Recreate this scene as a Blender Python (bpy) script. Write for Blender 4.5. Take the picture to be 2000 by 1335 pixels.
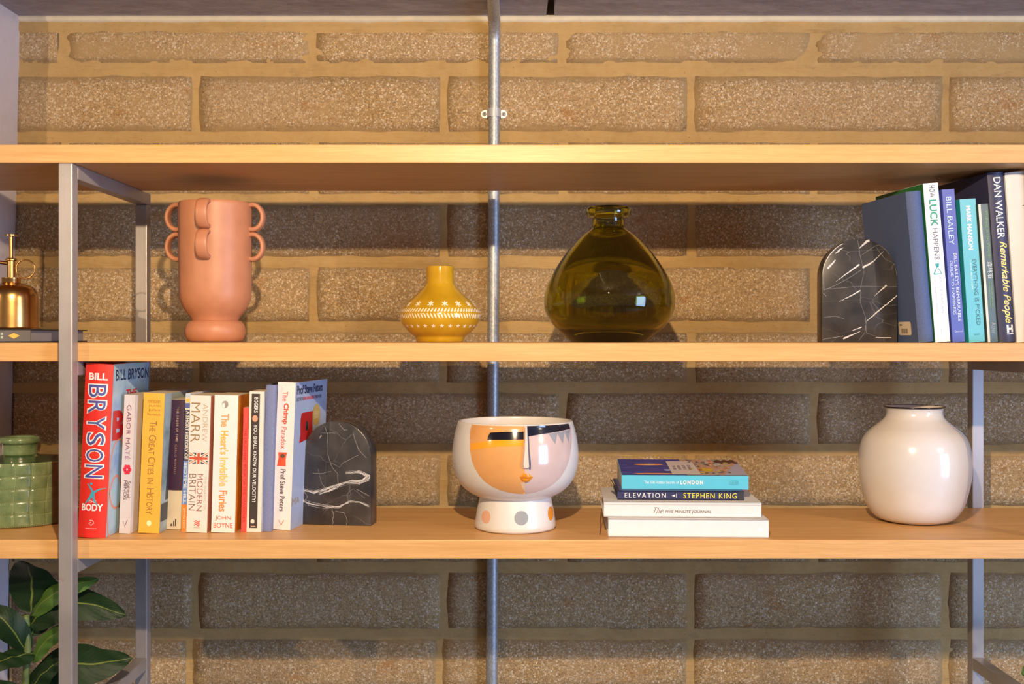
import bpy, bmesh, math, random
from mathutils import Vector, Matrix, noise
random.seed(7)
C = bpy.context.scene
for o in list(bpy.data.objects): bpy.data.objects.remove(o)
ZC = 1.5            # camera height
F = 2150.0          # focal length in pixels of the 2000 px frame
HOR = 658.0
def P(px, py, d): return Vector(((px-1000)*d/F, d, ZC-(py-HOR)*d/F))
def X(px, d): return (px-1000)*d/F
def Z(py, d): return ZC-(py-HOR)*d/F

# ------------------------------------------------------------------ camera, light, exposure
cam = bpy.data.cameras.new('camera'); co = bpy.data.objects.new('camera', cam); C.collection.objects.link(co)
cam.sensor_width = 36; cam.lens = 36*F/2000; cam.shift_y = -(667.5-HOR)/2000
cam.clip_start = .02
co.location = (0, 0, ZC); co.rotation_euler = (math.pi/2, 0, 0); C.camera = co
C.view_settings.view_transform = 'Standard'; C.view_settings.look = 'None'
C.view_settings.gamma = 1; C.view_settings.use_curve_mapping = False
C.view_settings.exposure = 0.0
w = bpy.data.worlds.new('room_ambience'); C.world = w; w.use_nodes = True
bg = w.node_tree.nodes['Background']; bg.inputs[0].default_value = (1., .86, .74, 1); bg.inputs[1].default_value = .25
def spot(name, x, y, z, power, col, target, size=1.9, rad=.013):
    l = bpy.data.lights.new(name, 'SPOT'); l.energy = power; l.color = col; l.spot_size = size; l.spot_blend = .8
    l.shadow_soft_size = rad
    o = bpy.data.objects.new(name, l); C.collection.objects.link(o); o.location = (x, y, z)
    o.rotation_euler = (Vector(target)-Vector((x, y, z))).to_track_quat('-Z', 'Y').to_euler()
WARM = (1, .75, .47)
spot('ceiling_spotlight', -.02, .27, ZC+.467, 104, WARM, (0, 1.98, ZC-.36), 1.85)
spot('ceiling_spotlight', -1.87, -.07, ZC+.536, 66, WARM, (-1.3, 1.98, ZC-.1), 1.3)
spot('ceiling_spotlight', 1.76, .10, ZC+.536, 50, WARM, (.9, 1.98, ZC-.1))
def area(name, loc, target, sx, sy, power, col):
    l = bpy.data.lights.new(name, 'AREA'); l.shape = 'RECTANGLE'; l.size = sx; l.size_y = sy; l.energy = power; l.color = col
    o = bpy.data.objects.new(name, l); C.collection.objects.link(o); o.location = loc
    o.rotation_euler = (Vector(target)-Vector(loc)).to_track_quat('-Z', 'Y').to_euler()
area('window_daylight', (2.9, -.7, ZC-.25), (0, 1.9, ZC-.3), 1.1, 1.5, 88, (.42, .62, 1))

# ------------------------------------------------------------------ materials
class N:
    def __init__(s, name):
        s.m = bpy.data.materials.new(name); s.m.use_nodes = True; s.t = s.m.node_tree
        s.b = s.t.nodes['Principled BSDF']
    def n(s, typ, **kw):
        nd = s.t.nodes.new(typ)
        for k, v in kw.items():
            if k.startswith('i_'):
                key = k[2:]; key = int(key) if key.isdigit() else key
                nd.inputs[key].default_value = v
            else: setattr(nd, k, v)
        return nd
    def l(s, a, b): s.t.links.new(a, b)
    def math(s, op, a, b=None, clamp=False):
        nd = s.n('ShaderNodeMath', operation=op, use_clamp=clamp)
        for i, v in enumerate((a, b)):
            if v is None: continue
            if isinstance(v, (int, float)): nd.inputs[i].default_value = v
            else: s.l(v, nd.inputs[i])
        return nd.outputs[0]
    def mix(s, f, a, b, mode='MIX'):
        nd = s.n('ShaderNodeMix', data_type='RGBA', blend_type=mode)
        for i, v in ((0, f), (6, a), (7, b)):
            if isinstance(v, (int, float)): nd.inputs[i].default_value = v
            elif isinstance(v, tuple): nd.inputs[i].default_value = (*v[:3], 1)
            else: s.l(v, nd.inputs[i])
        return nd.outputs[2]
    def ramp(s, f, stops, mode='LINEAR'):
        nd = s.n('ShaderNodeValToRGB'); cr = nd.color_ramp; cr.interpolation = mode
        while len(cr.elements) < len(stops): cr.elements.new(.5)
        for e, (p, c) in zip(cr.elements, stops): e.position = p; e.color = (*c[:3], 1)
        s.l(f, nd.inputs[0]); return nd.outputs[0]
    def maprange(s, v, a, b, c=0., d=1.):
        nd = s.n('ShaderNodeMapRange'); s.l(v, nd.inputs[0])
        for i, q in enumerate((a, b, c, d)): nd.inputs[i+1].default_value = q
        return nd.outputs[0]
    def coord(s, kind='Object', scale=(1, 1, 1)):
        if kind == 'Position': c = s.n('ShaderNodeNewGeometry').outputs['Position']
        else: c = s.n('ShaderNodeTexCoord').outputs[kind]
        mp = s.n('ShaderNodeMapping'); mp.inputs['Scale'].default_value = scale; s.l(c, mp.inputs[0]); return mp.outputs[0]
    def noise(s, vec, scale, detail=3, rough=.5):
        nd = s.n('ShaderNodeTexNoise'); nd.inputs['Scale'].default_value = scale; nd.inputs['Detail'].default_value = detail
        nd.inputs['Roughness'].default_value = rough; s.l(vec, nd.inputs['Vector']); return nd.outputs[0]
    def voro(s, vec, scale, feature='F1', out='Distance'):
        nd = s.n('ShaderNodeTexVoronoi', feature=feature); nd.inputs['Scale'].default_value = scale; s.l(vec, nd.inputs['Vector'])
        return nd.outputs[out]
    def bump(s, h, strength, dist, prev=None):
        nd = s.n('ShaderNodeBump'); nd.inputs['Strength'].default_value = strength; nd.inputs['Distance'].default_value = dist
        s.l(h, nd.inputs['Height'])
        if prev is not None: s.l(prev, nd.inputs['Normal'])
        s.l(nd.outputs[0], s.b.inputs['Normal']); return nd.outputs[0]
    def base(s, c):
        if isinstance(c, tuple): s.b.inputs['Base Color'].default_value = (*c[:3], 1)
        else: s.l(c, s.b.inputs['Base Color'])
    def set(s, **kw):
        for k, v in kw.items(): s.b.inputs[k.replace('_', ' ')].default_value = v
def srgb(r, g, b):
    f = lambda c: (c/255/12.92) if c/255 <= .04045 else ((c/255+.055)/1.055)**2.4
    return (f(r), f(g), f(b))
_mc = {}
def mat(c, rough=.5, metal=0., var=.06, scale=60, spec=.5, coat=0., name=None):
    """plain procedural paint / paper / ceramic: base colour with a slight mottling"""
    key = (tuple(c), rough, metal, var, scale, spec, coat)
    if key in _mc: return _mc[key]
    m = N(name or 'surface_%d' % len(_mc))
    nz = m.noise(m.coord('Object'), scale, 3)
    m.base(m.mix(m.maprange(nz, .3, .7), tuple(x*(1-var) for x in c), tuple(min(1, x*(1+var)) for x in c)))
    m.set(Roughness=rough, Metallic=metal, Coat_Weight=coat); m.b.inputs['Specular IOR Level'].default_value = spec
    if coat: m.b.inputs['Coat Roughness'].default_value = .06
    _mc[key] = m.m; return m.m

def mortar_colour(m, pos):
    n1 = m.noise(pos, 9, 4); n2 = m.noise(pos, 90, 3)
    c = m.mix(m.maprange(n1, .3, .7), (.35, .22, .083), (.45, .29, .112))
    return m.mix(m.maprange(n2, .25, .75, 0, .5), c, (.47, .33, .155))
def make_mortar():
    m = N('sandy_mortar'); pos = m.coord('Position')
    st = m.maprange(m.noise(m.coord('Position', (1, 1, 2.2)), 16, 6, .7), .58, .74, 0, .55)
    c = m.mix(st, mortar_colour(m, pos), (.24, .15, .075))
    c = m.mix(m.maprange(m.noise(pos, 230, 3, .75), .66, .72, 0, .8), c, (.12, .07, .04))
    m.base(c); m.set(Roughness=.95)
    b = m.bump(m.noise(pos, 600, 3), .45, .0008)
    m.bump(m.noise(m.coord('Position', (1, 1, 6)), 22, 5, .6), .8, .004, b)
    return m.m
def make_block():
    m = N('gravel_concrete_block'); pos = m.coord('Position'); ob = m.coord('Object')
    warp = m.n('ShaderNodeVectorMath', operation='ADD'); nz3 = m.n('ShaderNodeTexNoise'); nz3.inputs['Scale'].default_value = 160
    m.l(pos, nz3.inputs['Vector']); sc = m.n('ShaderNodeVectorMath', operation='SCALE'); sc.inputs['Scale'].default_value = .0055
    m.l(nz3.outputs[1], sc.inputs[0]); m.l(pos, warp.inputs[0]); m.l(sc.outputs[0], warp.inputs[1]); wp = warp.outputs[0]
    cell = m.n('ShaderNodeTexVoronoi'); cell.inputs['Scale'].default_value = 300; cell.inputs['Detail'].default_value = 1.; cell.inputs['Roughness'].default_value = .45; m.l(wp, cell.inputs['Vector'])
    sep = m.n('ShaderNodeSeparateColor'); m.l(cell.outputs['Color'], sep.inputs[0])
    grain = m.ramp(sep.outputs[0], [(0, (.26, .185, .115)), (.3, (.42, .305, .19)), (.6, (.52, .38, .235)), (.9, (.60, .45, .285)), (.99, (.62, .50, .36)), (1, (.85, .76, .64))])
    dark = m.maprange(cell.outputs['Distance'], .35, .8, 1, .45)
    g = m.mix(1., grain, dark, 'MULTIPLY')
    # fine sand between
    g = m.mix(m.maprange(m.noise(pos, 700, 2), .35, .65, 0, .55), g, (.52, .375, .225))
    # slow tone variation and rusty stains
    g = m.mix(m.maprange(m.noise(pos, 5, 3), .35, .7, 0, .4), g, (.42, .33, .245))
    g = m.mix(m.maprange(m.noise(pos, 330, 3, .8), .56, .66, 0, .85), g, (.12, .08, .05))
    g = m.mix(m.maprange(m.noise(m.coord('Position', (1, 1, 1.3)), 14, 6, .7), .60, .76, 0, .6), g, (.30, .13, .045))
    at = m.n('ShaderNodeAttribute', attribute_type='OBJECT', attribute_name='smear')
    tone = m.n('ShaderNodeAttribute', attribute_type='OBJECT', attribute_name='tone')
    hv = m.n('ShaderNodeHueSaturation'); m.l(g, hv.inputs['Color']); m.l(m.maprange(tone.outputs['Fac'], 0, 1, 0.98, 1.36), hv.inputs['Value']); hv.inputs['Saturation'].default_value = 1.22; g = hv.outputs[0]
    g = m.mix(1., g, m.ramp(tone.outputs['Fac'], [(0, (1., .98, .93)), (1, (1., .98, .93))]), 'MULTIPLY')
    # sandy mortar smeared over the face, mostly near its edges
    sx = m.n('ShaderNodeSeparateXYZ'); m.l(ob, sx.inputs[0])
    ex = m.math('SUBTRACT', .215, m.math('ABSOLUTE', sx.outputs[0]))
    ez = m.math('SUBTRACT', .0455, m.math('ABSOLUTE', sx.outputs[2]))
    e = m.math('MINIMUM', ex, ez)
    edge = m.maprange(e, 0., .011, .36, 0.)
    nn = m.noise(m.coord('Position', (1, 1, 1.6)), 11, 5, .6)
    nn2 = m.maprange(m.noise(m.coord('Position', (1, 1, 1.2)), 45, 4, .7), .3, .7, -.09, .09)
    v = m.math('ADD', m.math('ADD', m.math('ADD', nn, nn2), edge), at.outputs['Fac'])
    fac = m.maprange(v, .64, .84)
    thr = m.math('MULTIPLY', fac, m.maprange(m.noise(pos, 260, 3), .3, .6, .62, 1.))
    mc = mortar_colour(m, pos)
    mc = m.mix(.35, mc, (.36, .25, .14))
    m.base(m.mix(thr, g, mc)); m.set(Roughness=.93)
    h = m.math('SUBTRACT', 1., cell.outputs['Distance'])
    rough_amt = m.math('SUBTRACT', 1., m.math('MULTIPLY', fac, .85))
    h2 = m.math('MULTIPLY', m.math('ADD', h, m.math('MULTIPLY', sep.outputs[1], 1.0)), rough_amt)
    b = m.bump(m.math('ADD', h2, m.math('MULTIPLY', m.noise(pos, 520, 4, .8), 1.6)), .6, .0016)
    m.bump(m.noise(pos, 60, 4), .5, .002, b)
    return m.m
def make_wood():
    m = N('oak_board'); pos = m.coord('Position', (1.2, 18, 30))
    f = m.noise(pos, 3.5, 5, .6); f2 = m.noise(m.coord('Position', (4, 60, 130)), 6, 4, .6)
    c = m.ramp(f, [(.25, (.58, .31, .115)), (.5, (.69, .385, .15)), (.75, (.77, .455, .195))])
    c = m.mix(m.maprange(f2, .35, .65, 0, .6), c, (.52, .28, .09))
    m.base(c); m.set(Roughness=.42); m.b.inputs['Specular IOR Level'].default_value = .4
    m.bump(f2, .12, .0005); return m.m
def make_steel():
    m = N('bare_steel_box_section'); pos = m.coord('Position')
    f = m.noise(pos, 7, 4); f2 = m.noise(m.coord('Position', (200, 200, 6)), 3, 3)
    c = m.mix(m.maprange(f, .35, .7), (.32, .295, .30), (.47, .435, .43))
    c = m.mix(m.maprange(f2, .4, .7, 0, .3), c, (.36, .33, .34))
    c = m.mix(m.maprange(m.noise(pos, 38, 5, .7), .64, .72, 0, .7), c, (.30, .15, .09))
    m.base(c); m.set(Metallic=.45); m.l(m.maprange(f, .3, .7, .36, .52), m.b.inputs['Roughness']); return m.m
def make_conduit():
    m = N('galvanised_conduit'); pos = m.coord('Position')
    f = m.voro(m.coord('Position', (1, 1, .6)), 340, 'F1', 'Distance')
    m.base(m.mix(m.maprange(f, .1, .7), (.50, .52, .55), (.34, .36, .40))); m.set(Metallic=.7, Roughness=.48)
    m.bump(m.noise(pos, 500, 2), .15, .0003); return m.m
def make_marble(seed, streak):
    m = N('black_marble'); pos = m.coord('Object')
    mp = m.n('ShaderNodeMapping'); mp.inputs['Location'].default_value = (seed, seed*.7, 0)
    if streak: mp.inputs['Rotation'].default_value = (0, .65, 0); mp.inputs['Scale'].default_value = (.45, 1, 1.3)
    m.l(pos, mp.inputs[0])
    nz = m.n('ShaderNodeTexNoise'); nz.inputs['Scale'].default_value = 22; nz.inputs['Detail'].default_value = 4; m.l(mp.outputs[0], nz.inputs['Vector'])
    sc = m.n('ShaderNodeVectorMath', operation='SCALE'); sc.inputs['Scale'].default_value = .03; m.l(nz.outputs[1], sc.inputs[0])
    ad = m.n('ShaderNodeVectorMath', operation='ADD'); m.l(mp.outputs[0], ad.inputs[0]); m.l(sc.outputs[0], ad.inputs[1])
    e = m.voro(ad.outputs[0], 24, 'DISTANCE_TO_EDGE')
    line = m.maprange(e, 0, .012, .16, 0)
    msk = m.maprange(m.noise(mp.outputs[0], 18, 3), .42, .62)
    base = m.mix(m.maprange(m.noise(pos, 30, 4), .3, .7), (.022, .020, .022), (.060, .053, .052))
    m.base(m.mix(m.math('MULTIPLY', line, msk), base, (.7, .68, .66))); m.set(Roughness=.28); return m.m
def make_slab():
    m = N('grey_concrete_slab'); pos = m.coord('Position'); f = m.noise(m.coord('Position', (2, 5, 1)), 6, 5, .6)
    m.base(m.mix(m.maprange(f, .3, .7), (.27, .255, .31), (.43, .41, .47))); m.set(Roughness=.85); m.bump(m.noise(pos, 40, 5), .4, .004); return m.m
def make_cloth(c):
    m = N('book_cloth'); u = m.noise(m.coord('Object', (1, 1, 1)), 900, 2)
    m.base(m.mix(m.maprange(u, .3, .7), tuple(x*.82 for x in c), tuple(min(1, x*1.15) for x in c))); m.set(Roughness=.7)
    m.bump(u, .25, .0004); return m.m
def make_pages():
    m = N('paper_page_edges'); f = m.noise(m.coord('Object', (900, 3, 3)), 1, 2); f2 = m.noise(m.coord('Object', (2, 900, 3)), 1, 2)
    m.base(m.mix(m.maprange(f, .3, .7), (.52, .44, .33), (.72, .63, .50))); m.set(Roughness=.9); return m.m
def make_olive():
    m = N('olive_green_glass'); f = m.noise(m.coord('Object', (1, 1, 2.5)), 16, 3)
    m.base(m.mix(m.maprange(f, .35, .65), (.42, .41, .03), (.53, .50, .05)))
    m.set(Roughness=.0, Transmission_Weight=1., IOR=1.5); m.bump(m.noise(m.coord('Object', (1, 1, 1.6)), 12, 2), .12, .004); return m.m
def make_yellow():
    m = N('amber_yellow_glass'); f = m.noise(m.coord('Object'), 40, 3)
    m.base(m.mix(m.maprange(f, .35, .65), (.56, .32, .012), (.66, .385, .02)))
    m.set(Roughness=.12, Coat_Weight=.6, Coat_Roughness=.05, Subsurface_Weight=.0, Transmission_Weight=.22, IOR=1.45); return m.m
def make_brass():
    m = N('aged_brass'); f = m.noise(m.coord('Object'), 35, 4)
    m.base(m.mix(m.maprange(f, .3, .7), (.40, .20, .065), (.58, .33, .12))); m.set(Metallic=1., Roughness=.24); return m.m
def make_speckle():
    m = N('speckled_white_ceramic'); v = m.voro(m.coord('Object'), 330); r = m.noise(m.coord('Object'), 90, 2)
    s_ = m.math('MULTIPLY', m.maprange(v, .10, .18, 1, 0), m.maprange(r, .52, .6))
    m.base(m.mix(m.math('MULTIPLY', s_, .45), (.69, .66, .65), (.40, .26, .18))); m.set(Roughness=.35, Coat_Weight=.3); return m.m
def make_greenglaze():
    m = N('green_crackle_glaze'); f = m.noise(m.coord('Object'), 60, 4); v = m.voro(m.coord('Object'), 300)
    c = m.mix(m.maprange(f, .3, .7), (.10, .165, .075), (.19, .265, .125)); c = m.mix(m.maprange(v, .0, .2, .3, 0), c, (.45, .5, .25))
    m.base(c); m.set(Roughness=.25, Coat_Weight=.6, Coat_Roughness=.08); m.bump(m.noise(m.coord('Object'), 130, 3), .35, .0012); return m.m
def make_leaf(c1, c2):
    m = N('waxy_leaf'); uv = m.n('ShaderNodeUVMap', uv_map='uv'); sp = m.n('ShaderNodeSeparateXYZ'); m.l(uv.outputs[0], sp.inputs[0])
    a = m.math('ABSOLUTE', m.math('SUBTRACT', sp.outputs[0], .5))
    v = m.n('ShaderNodeMath', operation='SINE'); m.l(m.math('MULTIPLY', m.math('SUBTRACT', sp.outputs[1], m.math('MULTIPLY', a, .5)), 95.), v.inputs[0])
    c = m.mix(m.maprange(v.outputs[0], .75, 1., 0, .15), c1, c2)
    c = m.mix(m.maprange(a, .008, .03, .7, 0), c, (.20, .24, .05))
    m.base(c); m.set(Roughness=.5); m.b.inputs['Specular IOR Level'].default_value = .25; m.bump(v.outputs[0], .08, .0006); return m.m
MORTAR, BLOCK, WOOD, STEEL, CONDUIT, SLAB, PAGES = make_mortar(), make_block(), make_wood(), make_steel(), make_conduit(), make_slab(), make_pages()

# ------------------------------------------------------------------ object helpers
def link(o): C.collection.objects.link(o); return o
def obj(name, me, m=None, parent=None):
    if isinstance(me, bmesh.types.BMesh):
        b = me; me = bpy.data.meshes.new(name); b.to_mesh(me); b.free()
    o = bpy.data.objects.new(name, me); link(o)
    if m is not None:
        if not me.materials: me.materials.append(m)
    if parent is not None: o.parent = parent
    return o
def tag(o, label, cat, group=None):
    o['label'] = label; o['category'] = cat
    if group: o['group'] = group
    return o
def thing(name, label, cat, loc=(0, 0, 0), rot=(0, 0, 0), group=None):
    o = bpy.data.objects.new(name, None); link(o); o.location = loc; o.rotation_euler = rot
    o.empty_display_size = .03
    return tag(o, label, cat, group)
def struct(o): o['kind'] = 'structure'; return o
def smooth(o, ang=None):
    for p in o.data.polygons: p.use_smooth = True
    if ang is not None:
        try: o.data.set_sharp_from_angle(angle=math.radians(ang))
        except Exception: pass
    return o
def box_bm(x0, x1, y0, y1, z0, z1, bev=0., seg=2, bm=None):
    bm2 = bmesh.new()
    vs = [bm2.verts.new((x, y, z)) for x in (x0, x1) for y in (y0, y1) for z in (z0, z1)]
    for f in ((0, 1, 3, 2), (4, 6, 7, 5), (0, 4, 5, 1), (2, 3, 7, 6), (0, 2, 6, 4), (1, 5, 7, 3)): bm2.faces.new([vs[i] for i in f])
    bmesh.ops.recalc_face_normals(bm2, faces=bm2.faces)
    if bev: bmesh.ops.bevel(bm2, geom=list(bm2.edges), offset=bev, segments=seg, profile=.5, affect='EDGES')
    if bm is not None:
        me = bpy.data.meshes.new('t'); bm2.to_mesh(me); bm2.free(); bm.from_mesh(me); bpy.data.meshes.remove(me); return bm
    return bm2
def lathe_bm(prof, seg=64, rfun=None):
    bm = bmesh.new(); rings = []
    for (r, z) in prof:
        if r < 1e-6: rings.append([bm.verts.new((0, 0, z))]); continue
        ring = []
        for i in range(seg):
            a = 2*math.pi*i/seg; rr = rfun(r, z, a) if rfun else r
            ring.append(bm.verts.new((rr*math.cos(a), rr*math.sin(a), z)))
        rings.append(ring)
    for a, b in zip(rings, rings[1:]):
        for i in range(seg):
            j = (i+1) % seg
            if len(a) == 1 and len(b) == 1: continue
            if len(a) == 1: bm.faces.new((a[0], b[j], b[i]))
            elif len(b) == 1: bm.faces.new((a[i], a[j], b[0]))
            else: bm.faces.new((a[i], a[j], b[j], b[i]))
    return bm
def cr(points, n=6):
    """Catmull-Rom through points"""
    pts = [Vector(p) for p in points]; out = []
    for i in range(len(pts)-1):
        p0 = pts[max(i-1, 0)]; p1 = pts[i]; p2 = pts[i+1]; p3 = pts[min(i+2, len(pts)-1)]
        for k in range(n):
            t = k/n
            out.append(.5*((2*p1)+(-p0+p2)*t+(2*p0-5*p1+4*p2-p3)*t*t+(-p0+3*p1-3*p2+p3)*t**3))
    out.append(pts[-1]); return out
def prof_s(pts, n=5): return [(max(v.x, 0), v.y) for v in cr([(r, z, 0) for r, z in pts], n)]
def tube_bm(path, rad, seg=12, closed=False, bm=None):
    bm = bm or bmesh.new(); path = [Vector(p) for p in path]; rings = []; n = len(path); up = None
    for i, p in enumerate(path):
        a = path[(i-1) % n] if closed or i else p; b = path[(i+1) % n] if closed or i < n-1 else p
        t = (b-a).normalized()
        if up is None: up = Vector((0, 0, 1)) if abs(t.z) < .9 else Vector((0, 1, 0))
        s_ = t.cross(up).normalized(); up = s_.cross(t).normalized()
        r = rad[i] if isinstance(rad, (list, tuple)) else rad
        rings.append([bm.verts.new(p+(s_*math.cos(q)+up*math.sin(q))*r) for q in [2*math.pi*k/seg for k in range(seg)]])
    for i in range(n if closed else n-1):
        A, B = rings[i], rings[(i+1) % n]
        for k in range(seg): bm.faces.new((A[k], A[(k+1) % seg], B[(k+1) % seg], B[k]))
    if not closed:
        bm.faces.new(list(reversed(rings[0]))); bm.faces.new(rings[-1])
    bmesh.ops.recalc_face_normals(bm, faces=bm.faces); return bm

# flat print / painted patches: 2D polygons laid onto a surface through a mapping function
_tc = {}
def text2d(body, bold=0., shear=0., spacing=1.):
    key = (body, bold, shear, spacing)
    if key in _tc: return _tc[key]
    cu = bpy.data.curves.new('t', 'FONT'); cu.body = body; cu.offset = bold; cu.shear = shear; cu.space_character = spacing
    cu.resolution_u = 3; cu.size = 1
    o = bpy.data.objects.new('t', cu); link(o)
    dg = bpy.context.evaluated_depsgraph_get(); me = bpy.data.meshes.new_from_object(o.evaluated_get(dg))
    vs = [(v.co.x, v.co.y) for v in me.vertices]; fs = [tuple(p.vertices) for p in me.polygons]
    bpy.data.objects.remove(o); bpy.data.curves.remove(cu); bpy.data.meshes.remove(me)
    x0 = min(v[0] for v in vs); x1 = max(v[0] for v in vs); y0 = min(v[1] for v in vs); y1 = max(v[1] for v in vs)
    vs = [((a-x0)/(x1-x0), (b-y0)/(y1-y0)) for a, b in vs]
    _tc[key] = (vs, fs); return _tc[key]
class Print:
    """collects 2D shapes in (u, v) metres on a face"""
    def __init__(s): s.v = []; s.f = []
    def poly(s, pts):
        n = len(s.v); s.v += [tuple(p) for p in pts]; s.f.append(tuple(range(n, n+len(pts)))); return s
    def rect(s, u0, v0, u1, v1): return s.poly([(u0, v0), (u1, v0), (u1, v1), (u0, v1)])
    def ell(s, u, v, a, b=None, n=20, rot=0):
        b = b or a; q = math.radians(rot)
        return s.poly([(u+a*math.cos(t)*math.cos(q)-b*math.sin(t)*math.sin(q), v+a*math.cos(t)*math.sin(q)+b*math.sin(t)*math.cos(q)) for t in [2*math.pi*k/n for k in range(n)]])
    def line(s, pts, w):
        """polyline ribbon with per-point width"""
        ws = w if isinstance(w, (list, tuple)) else [w]*len(pts)
        L = []; R = []
        for i, p in enumerate(pts):
            a = pts[max(i-1, 0)]; b = pts[min(i+1, len(pts)-1)]
            dx, dy = b[0]-a[0], b[1]-a[1]; k = math.hypot(dx, dy) or 1; nx, ny = -dy/k*ws[i]/2, dx/k*ws[i]/2
            L.append((p[0]+nx, p[1]+ny)); R.append((p[0]-nx, p[1]-ny))
        for i in range(len(pts)-1): s.poly([L[i], R[i], R[i+1], L[i+1]])
        return s
    def text(s, body, u0, v0, u1, v1, bold=0., shear=0., spacing=1., down=False):
        vs, fs = text2d(body, bold, shear, spacing); n = len(s.v)
        for a, b in vs:
            if down: s.v.append((u0+(u1-u0)*b, v1-(v1-v0)*a))      # reads top to bottom, letter tops to the right
            else: s.v.append((u0+(u1-u0)*a, v0+(v1-v0)*b))
        s.f += [tuple(n+i for i in f) for f in fs]; return s
    def build(s, name, m, parent, fn, slice_u=0, slice_v=0, label=None):
        bm = bmesh.new(); vs = [bm.verts.new((a, b, 0)) for a, b in s.v]
        for f in s.f:
            try: bm.faces.new([vs[i] for i in f])
            except ValueError: pass
        for step, ax in ((slice_u, 0), (slice_v, 1)):
            if not step: continue
            lo = min(v.co[ax] for v in bm.verts); hi = max(v.co[ax] for v in bm.verts); c = math.ceil(lo/step)*step
            while c < hi:
                pc = [0, 0, 0]; pc[ax] = c; pn = [0, 0, 0]; pn[ax] = 1
                bmesh.ops.bisect_plane(bm, geom=list(bm.verts)+list(bm.edges)+list(bm.faces), plane_co=pc, plane_no=pn); c += step
        bmesh.ops.triangulate(bm, faces=[f for f in bm.faces if len(f.verts) > 4])
        for v in bm.verts: v.co = fn(v.co.x, v.co.y)
        o = obj(name, bm, m, parent)
        if label: o['label'] = label
        return smooth(o) if slice_u or slice_v else o

# ------------------------------------------------------------------ setting
YW = 1.98                                       # face of the blocks
S = F/YW
FLOOR = 0.0; CEIL = ZC+.5765
# back wall: mortar body with struck joints, blocks as its pieces
BEDS = [138, 267, 389, 511, 638, 757, 878, 998, 1108, 1238, 1360, 1482, 1604, 1726, 1848]
course = [(54, 122)]+[(BEDS[i]+11, BEDS[i+1]-11) for i in range(len(BEDS)-1)]
def wx(px): return (px-1000)/S
def wz(py): return ZC-(py-HOR)/S
bm = bmesh.new(); nx, nz = 330, 320; x0, x1 = -.905, 1.75; z1, z0 = wz(30), wz(1850)
grid = []
for j in range(nz+1):
    row = []; z = z0+(z1-z0)*j/nz
    for i in range(nx+1):
        x = x0+(x1-x0)*i/nx; y = YW+.0026
        for bpx in BEDS:
            zc = wz(bpx)+.004*noise.noise((x*3, bpx*.1, 0)); q = abs(z-zc)/.0085
            if q < 1: y -= .0022*(1-q*q)*(.8+.5*noise.noise((x*6, bpx, 1)))
        if z > wz(60): y -= .003*(1+noise.noise((x*14, z*30, 3)))
        y += .0008*noise.noise((x*40, z*90, 5))
        row.append(bm.verts.new((x, y, z)))
    grid.append(row)
for j in range(nz):
    for i in range(nx): bm.faces.new((grid[j][i], grid[j][i+1], grid[j+1][i+1], grid[j+1][i]))
# plain continuation below the frame, and thickness behind
box_bm(x0, x1, YW+.004, YW+.12, FLOOR, z0, bm=bm); box_bm(x0, x1, YW+.012, YW+.12, z0, CEIL, bm=bm)
wall = struct(smooth(obj('wall_back', bm, MORTAR), 40))
def block_mesh(seed, L=.430, H=.0905):
    r = random.Random(seed); bm = bmesh.new(); nx, nz = 16, 4; G = []
    for j in range(nz+1):
        row = []
        for i in range(nx+1):
            x = -L/2+L*i/nx; z = -H/2+H*j/nz; y = r.uniform(-.0005, .0005)
            if i in (0, nx) or j in (0, nz): y += .0012
            if i in (0, nx): x += r.uniform(-.0018, .0015)*(1 if i == 0 else -1)+(.0015 if i == 0 else -.0015)*(j in (0, nz))
            if j in (0, nz): z += r.uniform(-.0012, .0012)+.0022*noise.noise((x*14, seed, j))
            row.append(bm.verts.new((x, y, z)))
        G.append(row)
    for j in range(nz):
        for i in range(nx): bm.faces.new((G[j][i], G[j][i+1], G[j+1][i+1], G[j+1][i]))
    rim = [G[0][i] for i in range(nx)]+[G[j][nx] for j in range(nz)]+[G[nz][i] for i in range(nx, 0, -1)]+[G[j][0] for j in range(nz, 0, -1)]
    back = [bm.verts.new((v.co.x, .012, v.co.z)) for v in rim]
    for k in range(len(rim)): q = (k+1) % len(rim); bm.faces.new((rim[k], back[k], back[q], rim[q]))
    bmesh.ops.recalc_face_normals(bm, faces=bm.faces)
    me = bpy.data.meshes.new('block'); bm.to_mesh(me); bm.free(); me.materials.append(BLOCK)
    for p in me.polygons: p.use_smooth = True
    return me
bmeshes = [block_mesh(s) for s in range(5)]
rnd = random.Random(3)
for ci, (yt, yb) in enumerate(course):
    if ci == 0: js = [122-488, 122, 610, 1098, 1588, 2076]
    elif ci % 2: js = [382-488, 382, 867, 1350, 1848, 2336]
    else: js = [126-488, 126, 612, 1100, 1590, 2078]
    if ci == 10: js = [370-488, 370, 858, 1348, 1848, 2336]
    js = js+[js[-1]+488, js[-1]+976]
    for a, b in zip(js, js[1:]):
        l, r_ = max(wx(a)+.0068, wx(-60)), min(wx(b)-.0068, x1)
        if r_-l < .03: continue
        l = max(l, -.90)
        o = bpy.data.objects.new('concrete_block', rnd.choice(bmeshes)); link(o); o.parent = wall
        o.location = ((l+r_)/2, YW+(.0014 if ci == 0 else rnd.uniform(.0, .0009)), (wz(yt)+wz(yb))/2)
        o.scale = ((r_-l)/.430, 1, (wz(yt)-wz(yb))/.0905)
        o['smear'] = {0: .24 if a > 1000 else .15, 1: .07}.get(ci, rnd.choice([-.06, -.02, .0])); o['tone'] = rnd.uniform(.3, .7)
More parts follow.
